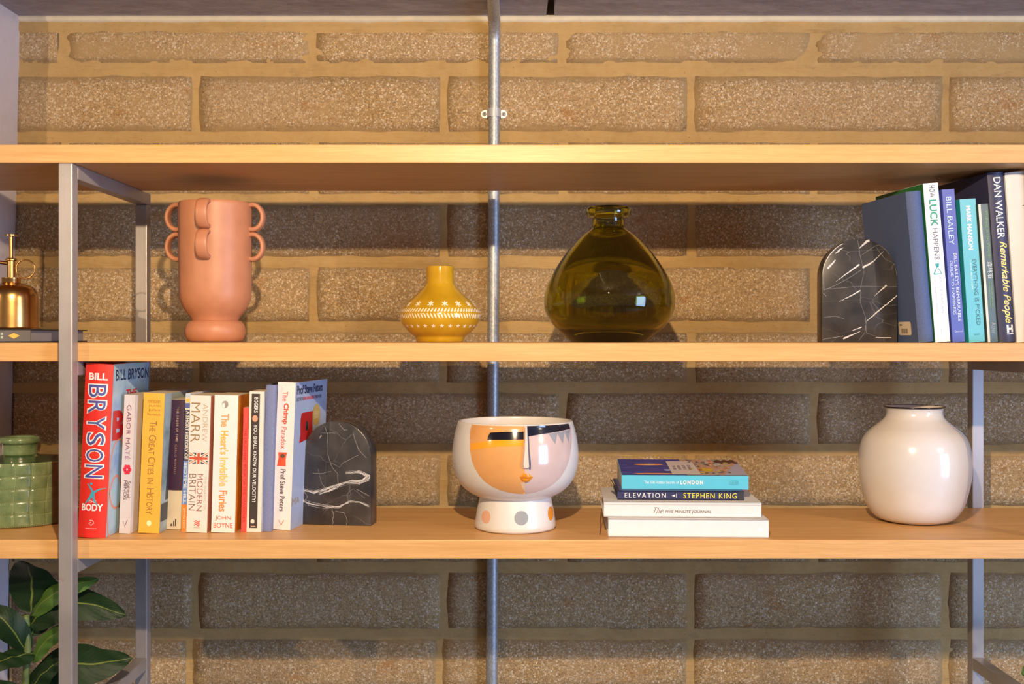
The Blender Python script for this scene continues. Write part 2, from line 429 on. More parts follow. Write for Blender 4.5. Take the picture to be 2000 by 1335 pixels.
# plaster line under the ceiling
bm = bmesh.new(); n = 160; rows = [[], [], [], []]
for i in range(n+1):
    x = x0+(x1-x0)*i/n; zb = wz(44)+.0022*noise.noise((x*9, 2, 0))+.0012*noise.noise((x*40, 5, 0)); zt = CEIL+.001
    for k, (y, z) in enumerate(((YW+.004, zb), (YW-.004, zb+.0015), (YW-.005, zt), (YW+.004, zt))): rows[k].append(bm.verts.new((x, y, z)))
for k in range(3):
    for i in range(n): bm.faces.new((rows[k][i], rows[k][i+1], rows[k+1][i+1], rows[k+1][i]))
struct(smooth(obj('trim_1', bm, mat((.60, .53, .40), .8, name='pale_plaster'))))
# left wall (out of plumb)
bm = box_bm(-1.5, -.886, 1.877, YW+.10, FLOOR, CEIL, .002)
for v in bm.verts:
    if v.co.x > -1.2: v.co.x += -.886-v.co.x-(wz(38)-v.co.z)*.0205 if v.co.x > -.89 else 0
struct(obj('wall_left', bm, mat((.56, .52, .57), .7, var=.03, name='painted_plaster')))
# ceiling: two concrete slabs with an open joint, filler behind
ce = struct(obj('ceiling', box_bm(-1.6, 1.9, -1., YW+.12, CEIL+.03, CEIL+.12), mat((.30, .17, .08), .9, name='joint_filler')))
def slab(xa, xb, seed, jag):
    bm = bmesh.new(); n = 60
    for k in range(n):
        ya, yb = -1+(YW+.003+1)*k/n, -1+(YW+.003+1)*(k+1)/n
        ja = [xa+(.003*noise.noise((y*25, seed, 0)) if jag == 0 else 0) for y in (ya, yb)]
        jb = [xb+(.003*noise.noise((y*25, seed, 0)) if jag == 1 else 0) for y in (ya, yb)]
        q = [bm.verts.new(p) for p in ((ja[0], ya, CEIL), (ja[1], yb, CEIL), (jb[1], yb, CEIL), (jb[0], ya, CEIL),
             (ja[0], ya, CEIL+.03), (ja[1], yb, CEIL+.03), (jb[1], yb, CEIL+.03), (jb[0], ya, CEIL+.03))]
        bm.faces.new((q[0], q[1], q[2], q[3])); bm.faces.new((q[0], q[4], q[5], q[1])); bm.faces.new((q[3], q[2], q[6], q[7]))
    bmesh.ops.remove_doubles(bm, verts=bm.verts, dist=1e-6)
    obj('concrete_slab', bm, SLAB, ce)
slab(-1.6, .0615, 1, 1); slab(.0755, 1.9, 2, 0)
struct(obj('floor', box_bm(-3, 3, -3, YW+.12, -.05, FLOOR), mat((.25, .22, .2), .6, name='floor_surface')))

# conduit with saddle
cp = thing('conduit_pipe', 'galvanised steel conduit pipe running up the block wall behind the shelves', 'pipe', (wx(960), YW-.012, FLOOR))
path = [(0, 0, 0), (0, 0, .6)]
xt = lambda z: (965.5-(ZC+.40-z)*S*(5/1112.)-960)/S
path = [(xt(.02), 0, .02), (xt(.5), 0, .5), (xt(1.0), 0, 1.0), (xt(1.5), 0, 1.5), (xt(1.9), 0, 1.9)]
R = .045; zc = CEIL-.012-R
for k in range(9):
    q = k/8*math.pi/2; path.append((xt(2.0), -R+R*math.cos(q), zc+R*math.sin(q)))
path.append((xt(2.0), -.9, CEIL-.012))
smooth(obj('conduit', tube_bm(path, .0105, 24), CONDUIT, cp))
zs = wz(223.5)
# saddle strap: omega section swept over its height, ears with screws
sa = thing('conduit_saddle', 'small zinc saddle clip screwed over the conduit pipe above the top shelf', 'pipe clip', (wx(965), YW, zs))
bm = bmesh.new(); prof = [(-.0235, -.002), (-.0125, -.002), (-.0125, -.010)]
prof += [(-.0125*math.cos(q), -.0115-.0125*math.sin(q)) for q in [math.pi*k/14 for k in range(15)]]+[(.0125, -.010), (.0125, -.002), (.0235, -.002)]
outer = [(x, y) for x, y in prof]; hh = .0075
def hz(x): return hh if abs(x) < .017 else math.sqrt(max(hh*hh-(abs(x)-.016)**2, 1e-9))
# ears
for sgn in (-1, 1):
    pts = [(sgn*.0115, -hh), (sgn*.0160, -hh)]+[(sgn*(.0160+hh*math.sin(q)), -hh*math.cos(q)) for q in [math.pi*k/12 for k in range(1, 12)]]+[(sgn*.0160, hh), (sgn*.0115, hh)]
    fr = [bm.verts.new((x, -.0030, z)) for x, z in pts]; bk = [bm.verts.new((x, .0, z)) for x, z in pts]
    bm.faces.new(fr); n = len(pts)
    for k in range(n): bm.faces.new((fr[k], fr[(k+1) % n], bk[(k+1) % n], bk[k]))
ar = [(-.0125, -.001)]+[(-.0125*math.cos(q), -.0115-.0128*math.sin(q)) for q in [math.pi*k/14 for k in range(15)]]+[(.0125, -.001)]
fr = [[bm.verts.new((x, y, z)) for x, y in ar] for z in (-hh, hh)]
for k in range(len(ar)-1): bm.faces.new((fr[0][k], fr[0][k+1], fr[1][k+1], fr[1][k]))
for row in fr:
    inn = [bm.verts.new((x*.86, y+.0005, row[0].co.z)) for x, y in ar]
    for k in range(len(ar)-1): bm.faces.new((row[k], row[k+1], inn[k+1], inn[k]))
bmesh.ops.recalc_face_normals(bm, faces=bm.faces)
smooth(obj('saddle_strap', bm, mat((.46, .47, .50), .42, .35, name='zinc'), sa), 30)
for sgn in (-1, 1):
    sc_ = obj('screw', lathe_bm([(0, .0016), (.0022, .0013), (.0036, .0004), (.0038, 0)], 16), mat((.42, .41, .40), .4, .2), sa)
    sc_.rotation_euler = (math.pi/2, 0, 0); sc_.location = (sgn*.0175, -.0030, 0); smooth(sc_)
    b = box_bm(-.0022, .0022, -.0004, .0004, .0012, .0018); box_bm(-.0004, .0004, -.0022, .0022, .0012, .0018, bm=b)
    c_ = obj('cross_slot', b, mat((.03, .03, .03), .6), sc_)

# shelves
YS, YB = 1.54, 1.83
T1, B1 = ZC+.2658, ZC+.2404
T2, B2 = ZC-.0080, ZC-.0340
T3, B3 = ZC-.2835, ZC-.3098
def board(label, y0, y1, zb, zt):
    o = obj('shelf_board', box_bm(-1.25, 1.32, y0, y1, zb, zt, .0012), WOOD); return tag(o, label, 'shelf')
board('top oak shelf board of the unit, nothing standing on it', 1.52, 1.81, B1, T1)
board('middle oak shelf board carrying the terracotta, yellow and olive vases', YS, YB, B2, T2)
board('lowest oak shelf board carrying the face bowl and round white vase', YS, YB, B3, T3)
def frame(xa, label):
    t = thing('steel_shelf_frame', label, 'shelf frame', (xa, 1.52, FLOOR)); wd = .0197
    obj('post', box_bm(0, wd, 0, .02, FLOOR, B1, .0016), STEEL, t)
    obj('post', box_bm(0, wd, .31, .33, FLOOR, B1-.02, .0016), STEEL, t)
    obj('crossbar', box_bm(0, wd, .0202, .33, B1-.02, B1-.0001, .0014), STEEL, t)
    for z in (B2, B3, ZC-.5327, FLOOR+.06): obj('crossbar', box_bm(.0002, wd-.0002, .0202, .3098, z-.02, z-.0001, .0014), STEEL, t)
frame(-.6266, 'left grey steel box-section frame, its post in front of the shelf ends')
frame(.7650, 'right grey steel box-section frame standing behind the round white vase')

# ------------------------------------------------------------------ books
CREAM = (.80, .74, .68)
def ink(c): return mat(c, .5, var=.02)
def cover_bm(w_, D, H, t, bulge, over):
    """U-shaped cover: two boards and a spine; local x 0..w, y 0..D, z 0..H"""
    bm = bmesh.new(); n = 8; out = []; inn = []
    for k in range(n+1):
        u = k/n; out.append((u*w_, bulge-bulge*4*u*(1-u)))
        inn.append((t+u*(w_-2*t), t+bulge-bulge*4*u*(1-u)))
    poly = [(0, D)]+out+[(w_, D), (w_-t, D)]+inn[::-1]+[(t, D)]
    lo = [bm.verts.new((x, y, 0)) for x, y in poly]; hi = [bm.verts.new((x, y, H)) for x, y in poly]
    m_ = len(poly)
    for k in range(m_): bm.faces.new((lo[k], lo[(k+1) % m_], hi[(k+1) % m_], hi[k]))
    N_ = len(out)  # caps as strips
    for L in (lo, hi):
        o_ = L[0:N_+2]; i_ = [L[N_+2]]+L[N_+3:-1]+[L[-1]]; i_ = i_[::-1]
        for k in range(len(o_)-1): bm.faces.new((o_[k], o_[k+1], i_[k+1], i_[k]))
    bmesh.ops.recalc_face_normals(bm, faces=bm.faces); return bm
def pages_bm(w_, D, H, t, bulge, over):
    return box_bm(t*1.02, w_-t*1.02, t+bulge+.0006, D-over, over, H-over)
class Book:
    """standing book, spine to the viewer"""
    def __init__(s, name, label, bl, br, yb, yt, shift, depth, yaw=0, hard=False, bulge=0., spine=(.8, .8, .8), m=None, z=T3, d=None, group=None, cat='book', lean_right=True, side=None, top=None):
        d = d or F*(ZC-z)/(yb-HOR); s.d = d; s.k = d/F
        s.w = (br-bl)*s.k; s.h = (yb-yt)*s.k; s.yb = yb; s.D = depth; s.bulge = bulge
        lean = math.atan2(shift, yb-yt)
        t = .0022 if hard else .0006; over = .003 if hard else 0.
        px = br if shift > 0 else bl
        s.t = thing(name, label, cat, (X(px, d), d-bulge, z+.0002), (0, lean, math.radians(yaw)), group)
        s.t.rotation_mode = 'XYZ'
        s.x0 = -s.w if shift > 0 else 0.
        m = m or mat(spine, .42 if not hard else .5, var=.03)
        c = obj('cover', cover_bm(s.w, depth, s.h, t, bulge, over), m, s.t); c.location.x = s.x0
        if bulge: smooth(c, 35)
        g = obj('pages', pages_bm(s.w, depth, s.h, t, bulge, over), PAGES, s.t); g.location.x = s.x0
    def zz(s, py): return (s.yb-py)*s.k
    def fs(s, lay=1):    # spine mapping; u 0..1 across, v = height
        def f(u, v): x = u/s.w; return Vector((s.x0+u, s.bulge-s.bulge*4*x*(1-x)-.00022*lay, v))
        return f
    def fr(s, lay=1): return lambda u, v: Vector((s.x0+s.w+.00022*lay, u+s.bulge, v))        # right face
    def fl(s, lay=1): return lambda u, v: Vector((s.x0-.00022*lay, u+s.bulge, v))            # left face
    def txt(s, body, c0, c1, y0, y1, col, bold=0., shear=0., lay=2, spacing=1., horiz=False, name='title_lettering'):
        p = Print()
        if horiz: p.text(body, c0*s.w, s.zz(y1), c1*s.w, s.zz(y0), bold, shear, spacing)
        else: p.text(body, c0*s.w, s.zz(y1), c1*s.w, s.zz(y0), bold, shear, spacing, down=True)
        return p.build(name, ink(col), s.t, s.fs(lay), slice_u=s.w/8 if s.bulge else 0)
    def panel(s, c0, c1, y0, y1, col, lay=1, name='spine_panel', rough=.45):
        return Print().rect(c0*s.w, s.zz(y1), c1*s.w, s.zz(y0)).build(name, mat(col, rough, var=.04), s.t, s.fs(lay), slice_u=s.w/8 if s.bulge else 0)
    def side(s, col, left=False, name='printed_cover'):
        m_ = col if not isinstance(col, tuple) else mat(col, .4, var=.05)
        return Print().rect(.0005-s.bulge*0, .0004, s.D-.0006-s.bulge, s.h-.0004).build(name, m_, s.t, (s.fl if left else s.fr)(1))
    def p(s): return Print()
    def put(s, pr, name, col, where='fs', lay=2):
        return pr.build(name, col if not isinstance(col, tuple) else ink(col), s.t, getattr(s, where)(lay), slice_u=s.w/8 if (s.bulge and where == 'fs') else 0)

def blend_mat(cols, scale, name, stretch=(1, 1, 1)):
    m = N(name); f = m.noise(m.coord('Object', stretch), scale, 4, .6)
    m.base(m.ramp(m.maprange(f, .3, .7), [(i/(len(cols)-1), c) for i, c in enumerate(cols)])); m.set(Roughness=.4); return m.m
G3 = 'upright books at the left end of the lowest shelf'
G2 = 'upright books at the right end of the middle shelf'
W = (.80, .78, .76); NAVY = (.02, .03, .12)

# 1 red hardback
b = Book('hardback_book', 'tall red hardback with large white spine lettering, leftmost upright book on the lowest shelf', 152, 206, 1050, 710.5, 16, .158, 0, True, .004, (.72, .025, .015), group=G3)
b.side(blend_mat([(.22, .36, .62), (.42, .58, .68), (.50, .62, .55)], 14, 'sky_blue_cover_print'))
b.txt('BILL', .16, .84, 729, 743, W, .03, horiz=True, name='author_lettering')
for k, ch in enumerate('BRYSON'):
    y0 = 750+k*31.2+(k > 3)*.5
    b.txt(ch, .14, .86, y0, y0+28.5, W, .045, name='author_lettering'); b.txt(ch, .19, .81, y0+2, y0+26.5, (.07, .08, .30), 0, lay=3, name='author_lettering')
b.txt('THE', .34, .64, 977, 982, W, .02, horiz=True); b.txt('BODY', .12, .88, 984, 998, W, .03, horiz=True)
p = b.p(); Wd = b.w; z_ = b.zz
p.line([(.30*Wd, z_(945)), (.45*Wd, z_(955)), (.52*Wd, z_(962)), (.75*Wd, z_(955)), (.95*Wd, z_(953))], [.001, .003, .004, .002, .0008])
p.line([(.52*Wd, z_(962)), (.42*Wd, z_(972)), (.24*Wd, z_(984))], [.005, .004, .001]); p.line([(.52*Wd, z_(962)), (.55*Wd, z_(975)), (.68*Wd, z_(986))], [.004, .003, .001]); p.ell(.44*Wd, z_(945), .0018)
b.put(p, 'figure_motif', (.05, .35, .45), lay=3)
p = b.p(); p.line([(.42*Wd, z_(1016)), (.54*Wd, z_(1016)), (.60*Wd, z_(1021)), (.5*Wd, z_(1026)), (.40*Wd, z_(1022)), (.5*Wd, z_(1019))], .0010); p.line([(.3*Wd, z_(1032)), (.7*Wd, z_(1032))], .0007)
b.put(p, 'publisher_mark', (.85, .45, .42))
p = Print(); p.text('BILL BRYSON', .010, b.zz(744), .150, b.zz(722), .015); p.build('cover_lettering', ink((.015, .04, .12)), b.t, b.fr(2))
p = Print(); p.text('THE', .055, b.zz(779), .100, b.zz(764), .03); p.text('B', .006, b.zz(862), .052, b.zz(803), .05); p.text('ODY', .054, b.zz(862), .15, b.zz(803), .05)
p.build('cover_title', ink((.55, .02, .02)), b.t, b.fr(2))
p = Print()
for (u, y, a, bb) in ((.035, 930, .033, .050), (.030, 1000, .028, .048)):
    for k in range(24):
        q0, q1 = 2*math.pi*k/24, 2*math.pi*(k+1)/24
        p.line([(u+a*math.cos(q0), b.zz(y)+bb*math.sin(q0)), (u+a*math.cos(q1), b.zz(y)+bb*math.sin(q1))], .0035)
p.build('ring_motif', ink((.75, .30, .18)), b.t, b.fr(2))
Print().poly([(.045, b.zz(1000)), (.06, b.zz(930)), (.066, b.zz(925)), (.055, b.zz(1005))]).build('leaf_motif', ink((.04, .25, .06)), b.t, b.fr(2))
# 2 cream paperback
b = Book('paperback_book', 'cream paperback with a red flower mark between the red hardback and the yellow book', 232, 254, 1042, 771, 11, .13, -1, False, 0., (.66, .60, .58), group=G3)
b.side((.78, .75, .73)); b.txt('GABOR MATÉ', .30, .76, 791, 898, (.22, .06, .14), -.006)
p = b.p(); cx, cz = .52*b.w, b.zz(917)
for k in range(6): p.ell(cx+.0036*math.cos(k*1.05), cz+.0046*math.sin(k*1.05), .0026, .0030, 12)
b.put(p, 'flower_motif', (.80, .03, .07)); b.txt('Scattered', .58, .88, 940, 972, (.12, .03, .06)); b.txt('MINDS', .28, .55, 938, 976, (.12, .03, .06))
p = b.p(); p.line([(.34*b.w, b.zz(1018)), (.5*b.w, b.zz(1028)), (.72*b.w, b.zz(1015))], [.0006, .0012, .0006]); b.put(p, 'publisher_mark', (.15, .03, .1))
p = Print()
for (u, y, r) in ((.05, 880, .012), (.06, 905, .015), (.075, 890, .018)): p.ell(u, b.zz(y), r)
p.build('cover_motif', ink((.03, .13, .16)), b.t, b.fr(2))
# 3 yellow
b = Book('paperback_book', 'yellow paperback with a slim dark serif title down its spine', 270, 311, 1041.5, 768, 11, .135, 0, False, .0005, (.76, .40, .05), group=G3)
b.side(blend_mat([(.16, .22, .24), (.36, .46, .50), (.44, .50, .48)], 18, 'grey_blue_city_print')); DB = (.25, .12, .02)
for k, tx in enumerate(('EDITED BY', 'John', 'Julius', 'Norwich')): b.txt(tx, .22+.03*(k in (1, 2)), .82, 782+k*8.2, 787.5+k*8.2, DB, -.01, horiz=True, name='author_lettering')
for body, y0, y1, lo in (('T', 823, 831, .2), ('HE', 832, 843, .2), ('G', 850, 860, .2), ('REAT', 861, 888, .2), ('C', 893, 903, .2), ('ITIES', 904, 927, .2), ('IN', 934, 945, .2), ('H', 954, 964, .2), ('ISTORY', 965, 1005, .2)):
    b.txt(body, .34, .68 if len(body) == 1 else .62, y0, y1, DB, -.008)
p = b.p(); p.ell(.5*b.w, b.zz(1022), .0034, .0042); b.put(p, 'publisher_mark', (.9, .75, .4))
p = Print(); p.poly([(.02, b.zz(980)), (.028, b.zz(890)), (.032, b.zz(820)), (.036, b.zz(890)), (.045, b.zz(980))]); p.rect(.002, b.zz(1020), .12, b.zz(985)); p.rect(.06, b.zz(985), .075, b.zz(940))
p.build('cathedral_silhouette', ink((.05, .06, .07)), b.t, b.fr(2))
# 4 purple and cream
b = Book('hardback_book', 'short dark purple hardback with a cream lower third, beside the yellow book', 325, 353.5, 1033.5, 780.5, 9.5, .12, 0, True, .002, (.72, .64, .50), group=G3)
b.panel(.0, 1., 780.7, 957.5, (.050, .018, .055)); b.txt('THE ORDER OF TIME', .44, .58, 795, 862, (.55, .40, .32), .01, lay=2, spacing=1.25); b.txt('CARLO ROVELLI', .40, .54, 868, 925, (.40, .22, .20), .01, lay=2, spacing=1.25)
p = b.p(); p.poly([(.28*b.w, b.zz(1027)), (.42*b.w, b.zz(1027)), (.40*b.w, b.zz(1021)), (.3*b.w, b.zz(1024))]); p.rect(.48*b.w, b.zz(1027), .55*b.w, b.zz(1017)); p.rect(.6*b.w, b.zz(1027), .68*b.w, b.zz(1013)); b.put(p, 'publisher_mark', (.08, .05, .04))
# 5 blue/white/orange slim
b = Book('paperback_book', 'slim blue, white and orange paperback squeezed between the purple and the wide cream book', 353.8, 363.2, 1038.5, 768, 9, .12, 0, False, 0., (.72, .70, .70), group=G3)
b.panel(0, 1, 768.5, 776, (.45, .58, .75)); b.panel(.1, .9, 778, 786, (.80, .55, .12)); b.panel(0, 1, 787, 797, (.10, .13, .40)); b.panel(0, 1, 800, 900, (.07, .07, .12)); b.panel(0, 1, 900, 985, (.16, .28, .68)); b.panel(0, 1, 985, 1038, (.85, .24, .03))
b.txt('A SHORT HISTORY OF', .2, .9, 802, 897, W, .02, lay=2); b.txt('BEDTIME HILL', .2, .8, 903, 983, (.65, .75, .9), .02, lay=2); b.txt('JOHN DOY', .2, .7, 992, 1032, (.9, .7, .5), .01, lay=2)
for o in list(b.t.children):
    if o.name.startswith('title_lettering') : pass
# 6 cream wide, flag
b = Book('paperback_book', 'wide cream paperback with a small union flag on its spine and salmon cover', 363.5, 404, 1040, 772.5, 8, .13, -1, False, .0004, (.72, .66, .60), group=G3)
b.side((.62, .24, .15)); b.txt('MARR', .08, .52, 787, 864, (.28, .17, .07), -.012); b.txt('ANDREW', .64, .88, 789, 862, (.45, .33, .22), -.02)
b.txt('BRITAIN', .08, .40, 926, 997, (.16, .10, .08), -.012); b.txt('MODERN', .46, .74, 926, 998, (.30, .10, .08), -.012); b.txt('THE MAKING OF', .80, .92, 930, 995, (.4, .35, .3), -.02)
fu0, fu1, fv0, fv1 = .06*b.w, .94*b.w, b.zz(906), b.zz(884.5); p = b.p().rect(fu0, fv0, fu1, fv1); b.put(p, 'flag_ground', (.06, .06, .10), lay=2)
cu, cv = (fu0+fu1)/2, (fv0+fv1)/2
p = b.p(); p.line([(fu0, fv0), (fu1, fv1)], .0036); p.line([(fu0, fv1), (fu1, fv0)], .0036); p.rect(cu-.0034, fv0, cu+.0034, fv1); p.rect(fu0, cv-.0030, fu1, cv+.0030); b.put(p, 'flag_white_bars', (.82, .74, .60), lay=3)
p = b.p(); p.line([(fu0, fv0), (fu1, fv1)], .0010); p.line([(fu0, fv1), (fu1, fv0)], .0010); p.rect(cu-.0018, fv0, cu+.0018, fv1); p.rect(fu0, cv-.0017, fu1, cv+.0017); b.put(p, 'flag_red_bars', (.55, .08, .04), lay=4)
p = b.p()
for k in range(3): p.line([(.38*b.w, b.zz(1019+k*3.6)), (.48*b.w, b.zz(1016.5+k*3.6)), (.55*b.w, b.zz(1020+k*3.6)), (.66*b.w, b.zz(1017+k*3.6))], .0013)
b.put(p, 'publisher_mark', (.6, .08, .05)); b.txt('PAN', .38, .66, 1029, 1032, (.4, .35, .3), horiz=True, name='publisher_lettering')
# 7 white with gold lettering
b = Book('paperback_book', 'thick white paperback lettered in gold and red, with an orange front cover', 412.6, 458.5, 1040, 772, 7, .128, 1.0, False, .0004, (.76, .72, .69), group=G3)
b.side(blend_mat([(.55, .08, .015), (.75, .30, .02), (.80, .42, .04)], 13, 'orange_cover_print'))
GO = (.78, .42, .07)
for body, y0, y1, c in (('The', 808, 834, (.80, .34, .13)), ("Heart's", 841, 888, GO), ('Invisible', 894, 950, (.80, .50, .12)), ('Furies', 958, 999, (.70, .25, .08))): b.txt(body, .30, .64, y0, y1, c, .02)
b.txt('JOHN', .16, .82, 1008, 1017, (.62, .10, .04), .0, horiz=True, name='author_lettering'); b.txt('BOYNE', .10, .90, 1021, 1031, (.62, .10, .04), .0, horiz=True, name='author_lettering')
p = b.p(); p.ell(.46*b.w, b.zz(790), .0045, .0052); b.put(p, 'publisher_mark', (.30, .26, .24)); p = b.p(); p.ell(.40*b.w, b.zz(792), .002, .0035); b.put(p, 'publisher_mark', (.8, .76, .7), lay=3)
# 8 small red
b = Book('paperback_book', 'small slim coral red book, shorter than its neighbours, in front of the orange cover', 470.5, 481.3, 1038.6, 796, 5, .10, 0, False, 0., (.80, .075, .06), group=G3)
b.txt('THE LAUGHING BOOK OF THE HANGOVER', .25, .72, 835, 1020, (.45, .02, .03), .0)
# 9 black and cream
b = Book('paperback_book', 'cream paperback with a black spine panel and a pink dot', 481.5, 510, 1039, 764.5, 6, .125, 0, False, 0., (.70, .66, .58), group=G3)
b.side((.70, .66, .64)); b.panel(.16, .72, 769, 1031, (.045, .032, .028)); b.txt('EGGERS', .34, .60, 776, 806, W, .012, lay=2)
b.txt('YOU SHALL KNOW OUR VELOCITY!', .34, .58, 829, 980, W, .012, lay=2)
p = b.p(); p.ell(.42*b.w, b.zz(817.5), .0040, .0048); b.put(p, 'dot_motif', (.75, .32, .20), lay=2); p = b.p(); p.ell(.40*b.w, b.zz(1018), .0029, .0032); b.put(p, 'publisher_mark', (.65, .60, .5), lay=2); p = b.p(); p.rect(.28*b.w, b.zz(1028.5), .6*b.w, b.zz(1027)); b.put(p, 'publisher_rule', (.7, .45, .3), lay=2)
p = Print()
for (y0, y1, u) in ((770, 804, .016), (828, 842, .014), (858, 900, .013), (905, 960, .012), (975, 1030, .010)): p.rect(u, b.zz(y1), .1, b.zz(y0))
p.build('black_cover_bars', ink((.02, .015, .03)), b.t, b.fr(2))
# 10 slate blue cloth
b = Book('hardback_book', 'plain slate blue cloth-bound book without lettering, beside the white book with a red motif', 512, 530, 1037.5, 751.5, 8.5, .14, 0, True, .001, m=make_cloth((.17, .20, .36)), group=G3)
# 11 white, pale blue cover
b = Book('paperback_book', 'white paperback with red title and a pale blue front cover facing the marble bookend', 530.8, 566.8, 1035.4, 746.8, 11.3, .148, -8.5, False, 0., (.76, .72, .70), group=G3)
b.side((.38, .46, .66)); RD = (.70, .06, .03)
b.txt('The', .30, .58, 765, 784, RD, -.005); b.txt('Chimp', .30, .66, 788, 829, RD, .035); b.txt('Paradox', .30, .58, 834, 877, RD, -.005)
p = b.p(); p.poly([(.12*b.w, b.zz(911)), (.62*b.w, b.zz(911)), (.60*b.w, b.zz(896)), (.66*b.w, b.zz(884)), (.16*b.w, b.zz(884.5)), (.2*b.w, b.zz(893))]); b.put(p, 'red_box_motif', (.75, .09, .03)); p = b.p(); p.ell(.42*b.w, b.zz(891), .0035, .003); b.put(p, 'red_box_mark', (.12, .07, .04), lay=3)
b.txt('Prof Steve Peters', .34, .62, 917, 999, (.10, .07, .09), .015, name='author_lettering')
p = b.p(); p.line([(.34*b.w, b.zz(1017)), (.48*b.w, b.zz(1026)), (.62*b.w, b.zz(1016))], [.0006, .0014, .0006]); b.put(p, 'publisher_mark', (.5, .1, .05))
p = Print().text('Prof Steve Peters', .006, b.zz(771), .124, b.zz(753), .03); p.build('cover_lettering', ink((.03, .04, .10)), b.t, b.fr(2))
p = Print().text('DISCOVER THE', .006, b.zz(784), .036, b.zz(777), .01); p.text('FIND MORE', .090, b.zz(784), .120, b.zz(777), .01); p.build('cover_lettering', ink((.06, .06, .10)), b.t, b.fr(2))
Print().text('MIND MANAGEMENT', .037, b.zz(784), .088, b.zz(777), .03).build('cover_lettering', ink((.70, .08, .10)), b.t, b.fr(2))
Print().poly([(.028, b.zz(850)), (.026, b.zz(822)), (.030, b.zz(809)), (.086, b.zz(809)), (.080, b.zz(822)), (.084, b.zz(862)), (.024, b.zz(868))]).build('red_box_motif', ink((.45, .012, .012)), b.t, b.fr(2))
p = Print(); p.ell(.055, b.zz(836), .006, .007); p.rect(.050, b.zz(846), .060, b.zz(838)); p.build('red_box_mark', ink((.02, .03, .02)), b.t, b.fr(3))
Print().ell(.098, b.zz(818), .0185, .0165, 28).build('round_seal', ink((.52, .36, .12)), b.t, b.fr(3))
p = Print()
for k in range(5): p.line([(.087, b.zz(812+k*3.2)), (.109, b.zz(812+k*3.2))], .0007)
p.build('seal_lettering', ink((.75, .65, .4)), b.t, b.fr(4))
Print().text('MA', .002, b.zz(988), .035, b.zz(974), .0).build('cover_lettering', ink((.35, .28, .18)), b.t, b.fr(2))

# right group on the middle shelf
def RB(*a, **k): return Book(*a, z=T2, d=k.pop('d', 1.575), group=G2, **k)
b = RB('hardback_book', 'navy cloth hardback with a price sticker, touching the marble bookend on the middle shelf', 1795, 1826, 668.5, 374, -27, .150, 7, True, .006, m=make_cloth((.070, .105, .235)))
p = Print(); u0 = .012; 
def rr(u0, v0, u1, v1, r):
    pts = []
    for cx, cy, a in ((u1-r, v0+r, -90), (u1-r, v1-r, 0), (u0+r, v1-r, 90), (u0+r, v0+r, 180)):
        pts += [(cx+r*math.cos(math.radians(a+k*30)), cy+r*math.sin(math.radians(a+k*30))) for k in range(4)]
    return pts
Print().poly(rr(.018, b.zz(654), .056, b.zz(627), .003)).build('price_sticker', mat((.66, .56, .44), .6, var=.03), b.t, b.fl(1))
p = Print(); 
for k in range(9): p.rect(.028+k*.0022, b.zz(650), .028+k*.0022+(.0014 if k % 3 else .0008), b.zz(641))
p.rect(.044, b.zz(634.5), .052, b.zz(632)); p.build('sticker_barcode', ink((.10, .07, .05)), b.t, b.fl(2))
b = RB('paperback_book', 'white paperback with green LUCK lettering and a green back cover', 1827.2, 1858, 668.5, 357.5, -26, .150, 7, False, 0., spine=(.74, .74, .76))
b.side((.015, .16, .045), left=True)
b.txt('HOW', .38, .74, 362, 386, (.08, .08, .11), .0); b.txt('LUCK', .30, .80, 390, 442, (.01, .27, .16), .02); b.txt('HAPPENS', .38, .72, 446, 507, (.10, .10, .14), .0)
p = b.p(); cu, cv = .52*b.w, b.zz(527); p.line([(cu-.006, cv-.006), (cu+.006, cv-.006), (cu, cv+.005), (cu-.006, cv-.006)], .0016); p.poly([(cu-.002, cv+.004), (cu+.002, cv+.004), (cu+.003, cv+.009), (cu-.003, cv+.009)]); b.put(p, 'triangle_motif', (.02, .32, .33))
b.txt('JANICE KAPLAN', .52, .74, 537, 612, (.45, .45, .52), -.01, name='author_lettering'); b.txt('AND BARNABY MARSH', .22, .34, 545, 612, (.4, .4, .46), -.01, name='author_lettering')
p = b.p(); p.line([(.35*b.w, b.zz(655)), (.65*b.w, b.zz(655))], .0006); p.rect(.45*b.w, b.zz(652), .55*b.w, b.zz(640)); b.put(p, 'publisher_mark', (.7, .7, .72))
b = RB('paperback_book', 'violet-blue paperback with pale capitals, right of the white green-lettered book', 1861, 1886.3, 668.5, 369.5, -22.5, .13, 7, False, 0., spine=(.050, .070, .36))
PB = (.52, .66, .88)
b.txt('BILL BAILEY', .26, .68, 384, 478, PB, .0, name='author_lettering'); b.txt("BILL BAILEY'S REMARKABLE", .56, .82, 495, 628, (.7, .76, .9), .0); b.txt('GUIDE TO HAPPINESS', .20, .44, 509, 614, (.6, .68, .88), .0); b.txt('Quercus', .2, .85, 645, 650, (.5, .55, .8), horiz=True, name='publisher_lettering')
b = RB('paperback_book', 'bright turquoise paperback, third of the coloured paperbacks from the marble bookend', 1893, 1926, 668.5, 388.5, -20, .13, 7, False, 0., spine=(.085, .42, .50))
b.side((.02, .30, .32), left=True)
b.txt('MARK MANSON', .34, .64, 402, 488, W, .03, name='author_lettering'); b.txt('EVERYTHING IS F*CKED', .54, .80, 506, 636, (.03, .14, .18), .0); b.txt('A BOOK ABOUT HOPE', .36, .46, 508, 565, (.7, .85, .88), .0)
p = b.p(); p.rect(.35*b.w, b.zz(655), .7*b.w, b.zz(652)); b.put(p, 'publisher_mark', (.05, .3, .35))
b = RB('paperback_book', 'thin dark green paperback with a pale spine edge and small green title', 1929.5, 1952.3, 668.5, 398, -20.5, .115, 7, False, 0., spine=(.045, .078, .072))
b.panel(0, .22, 398.5, 668, (.62, .57, .46)); GL = (.22, .40, .10)
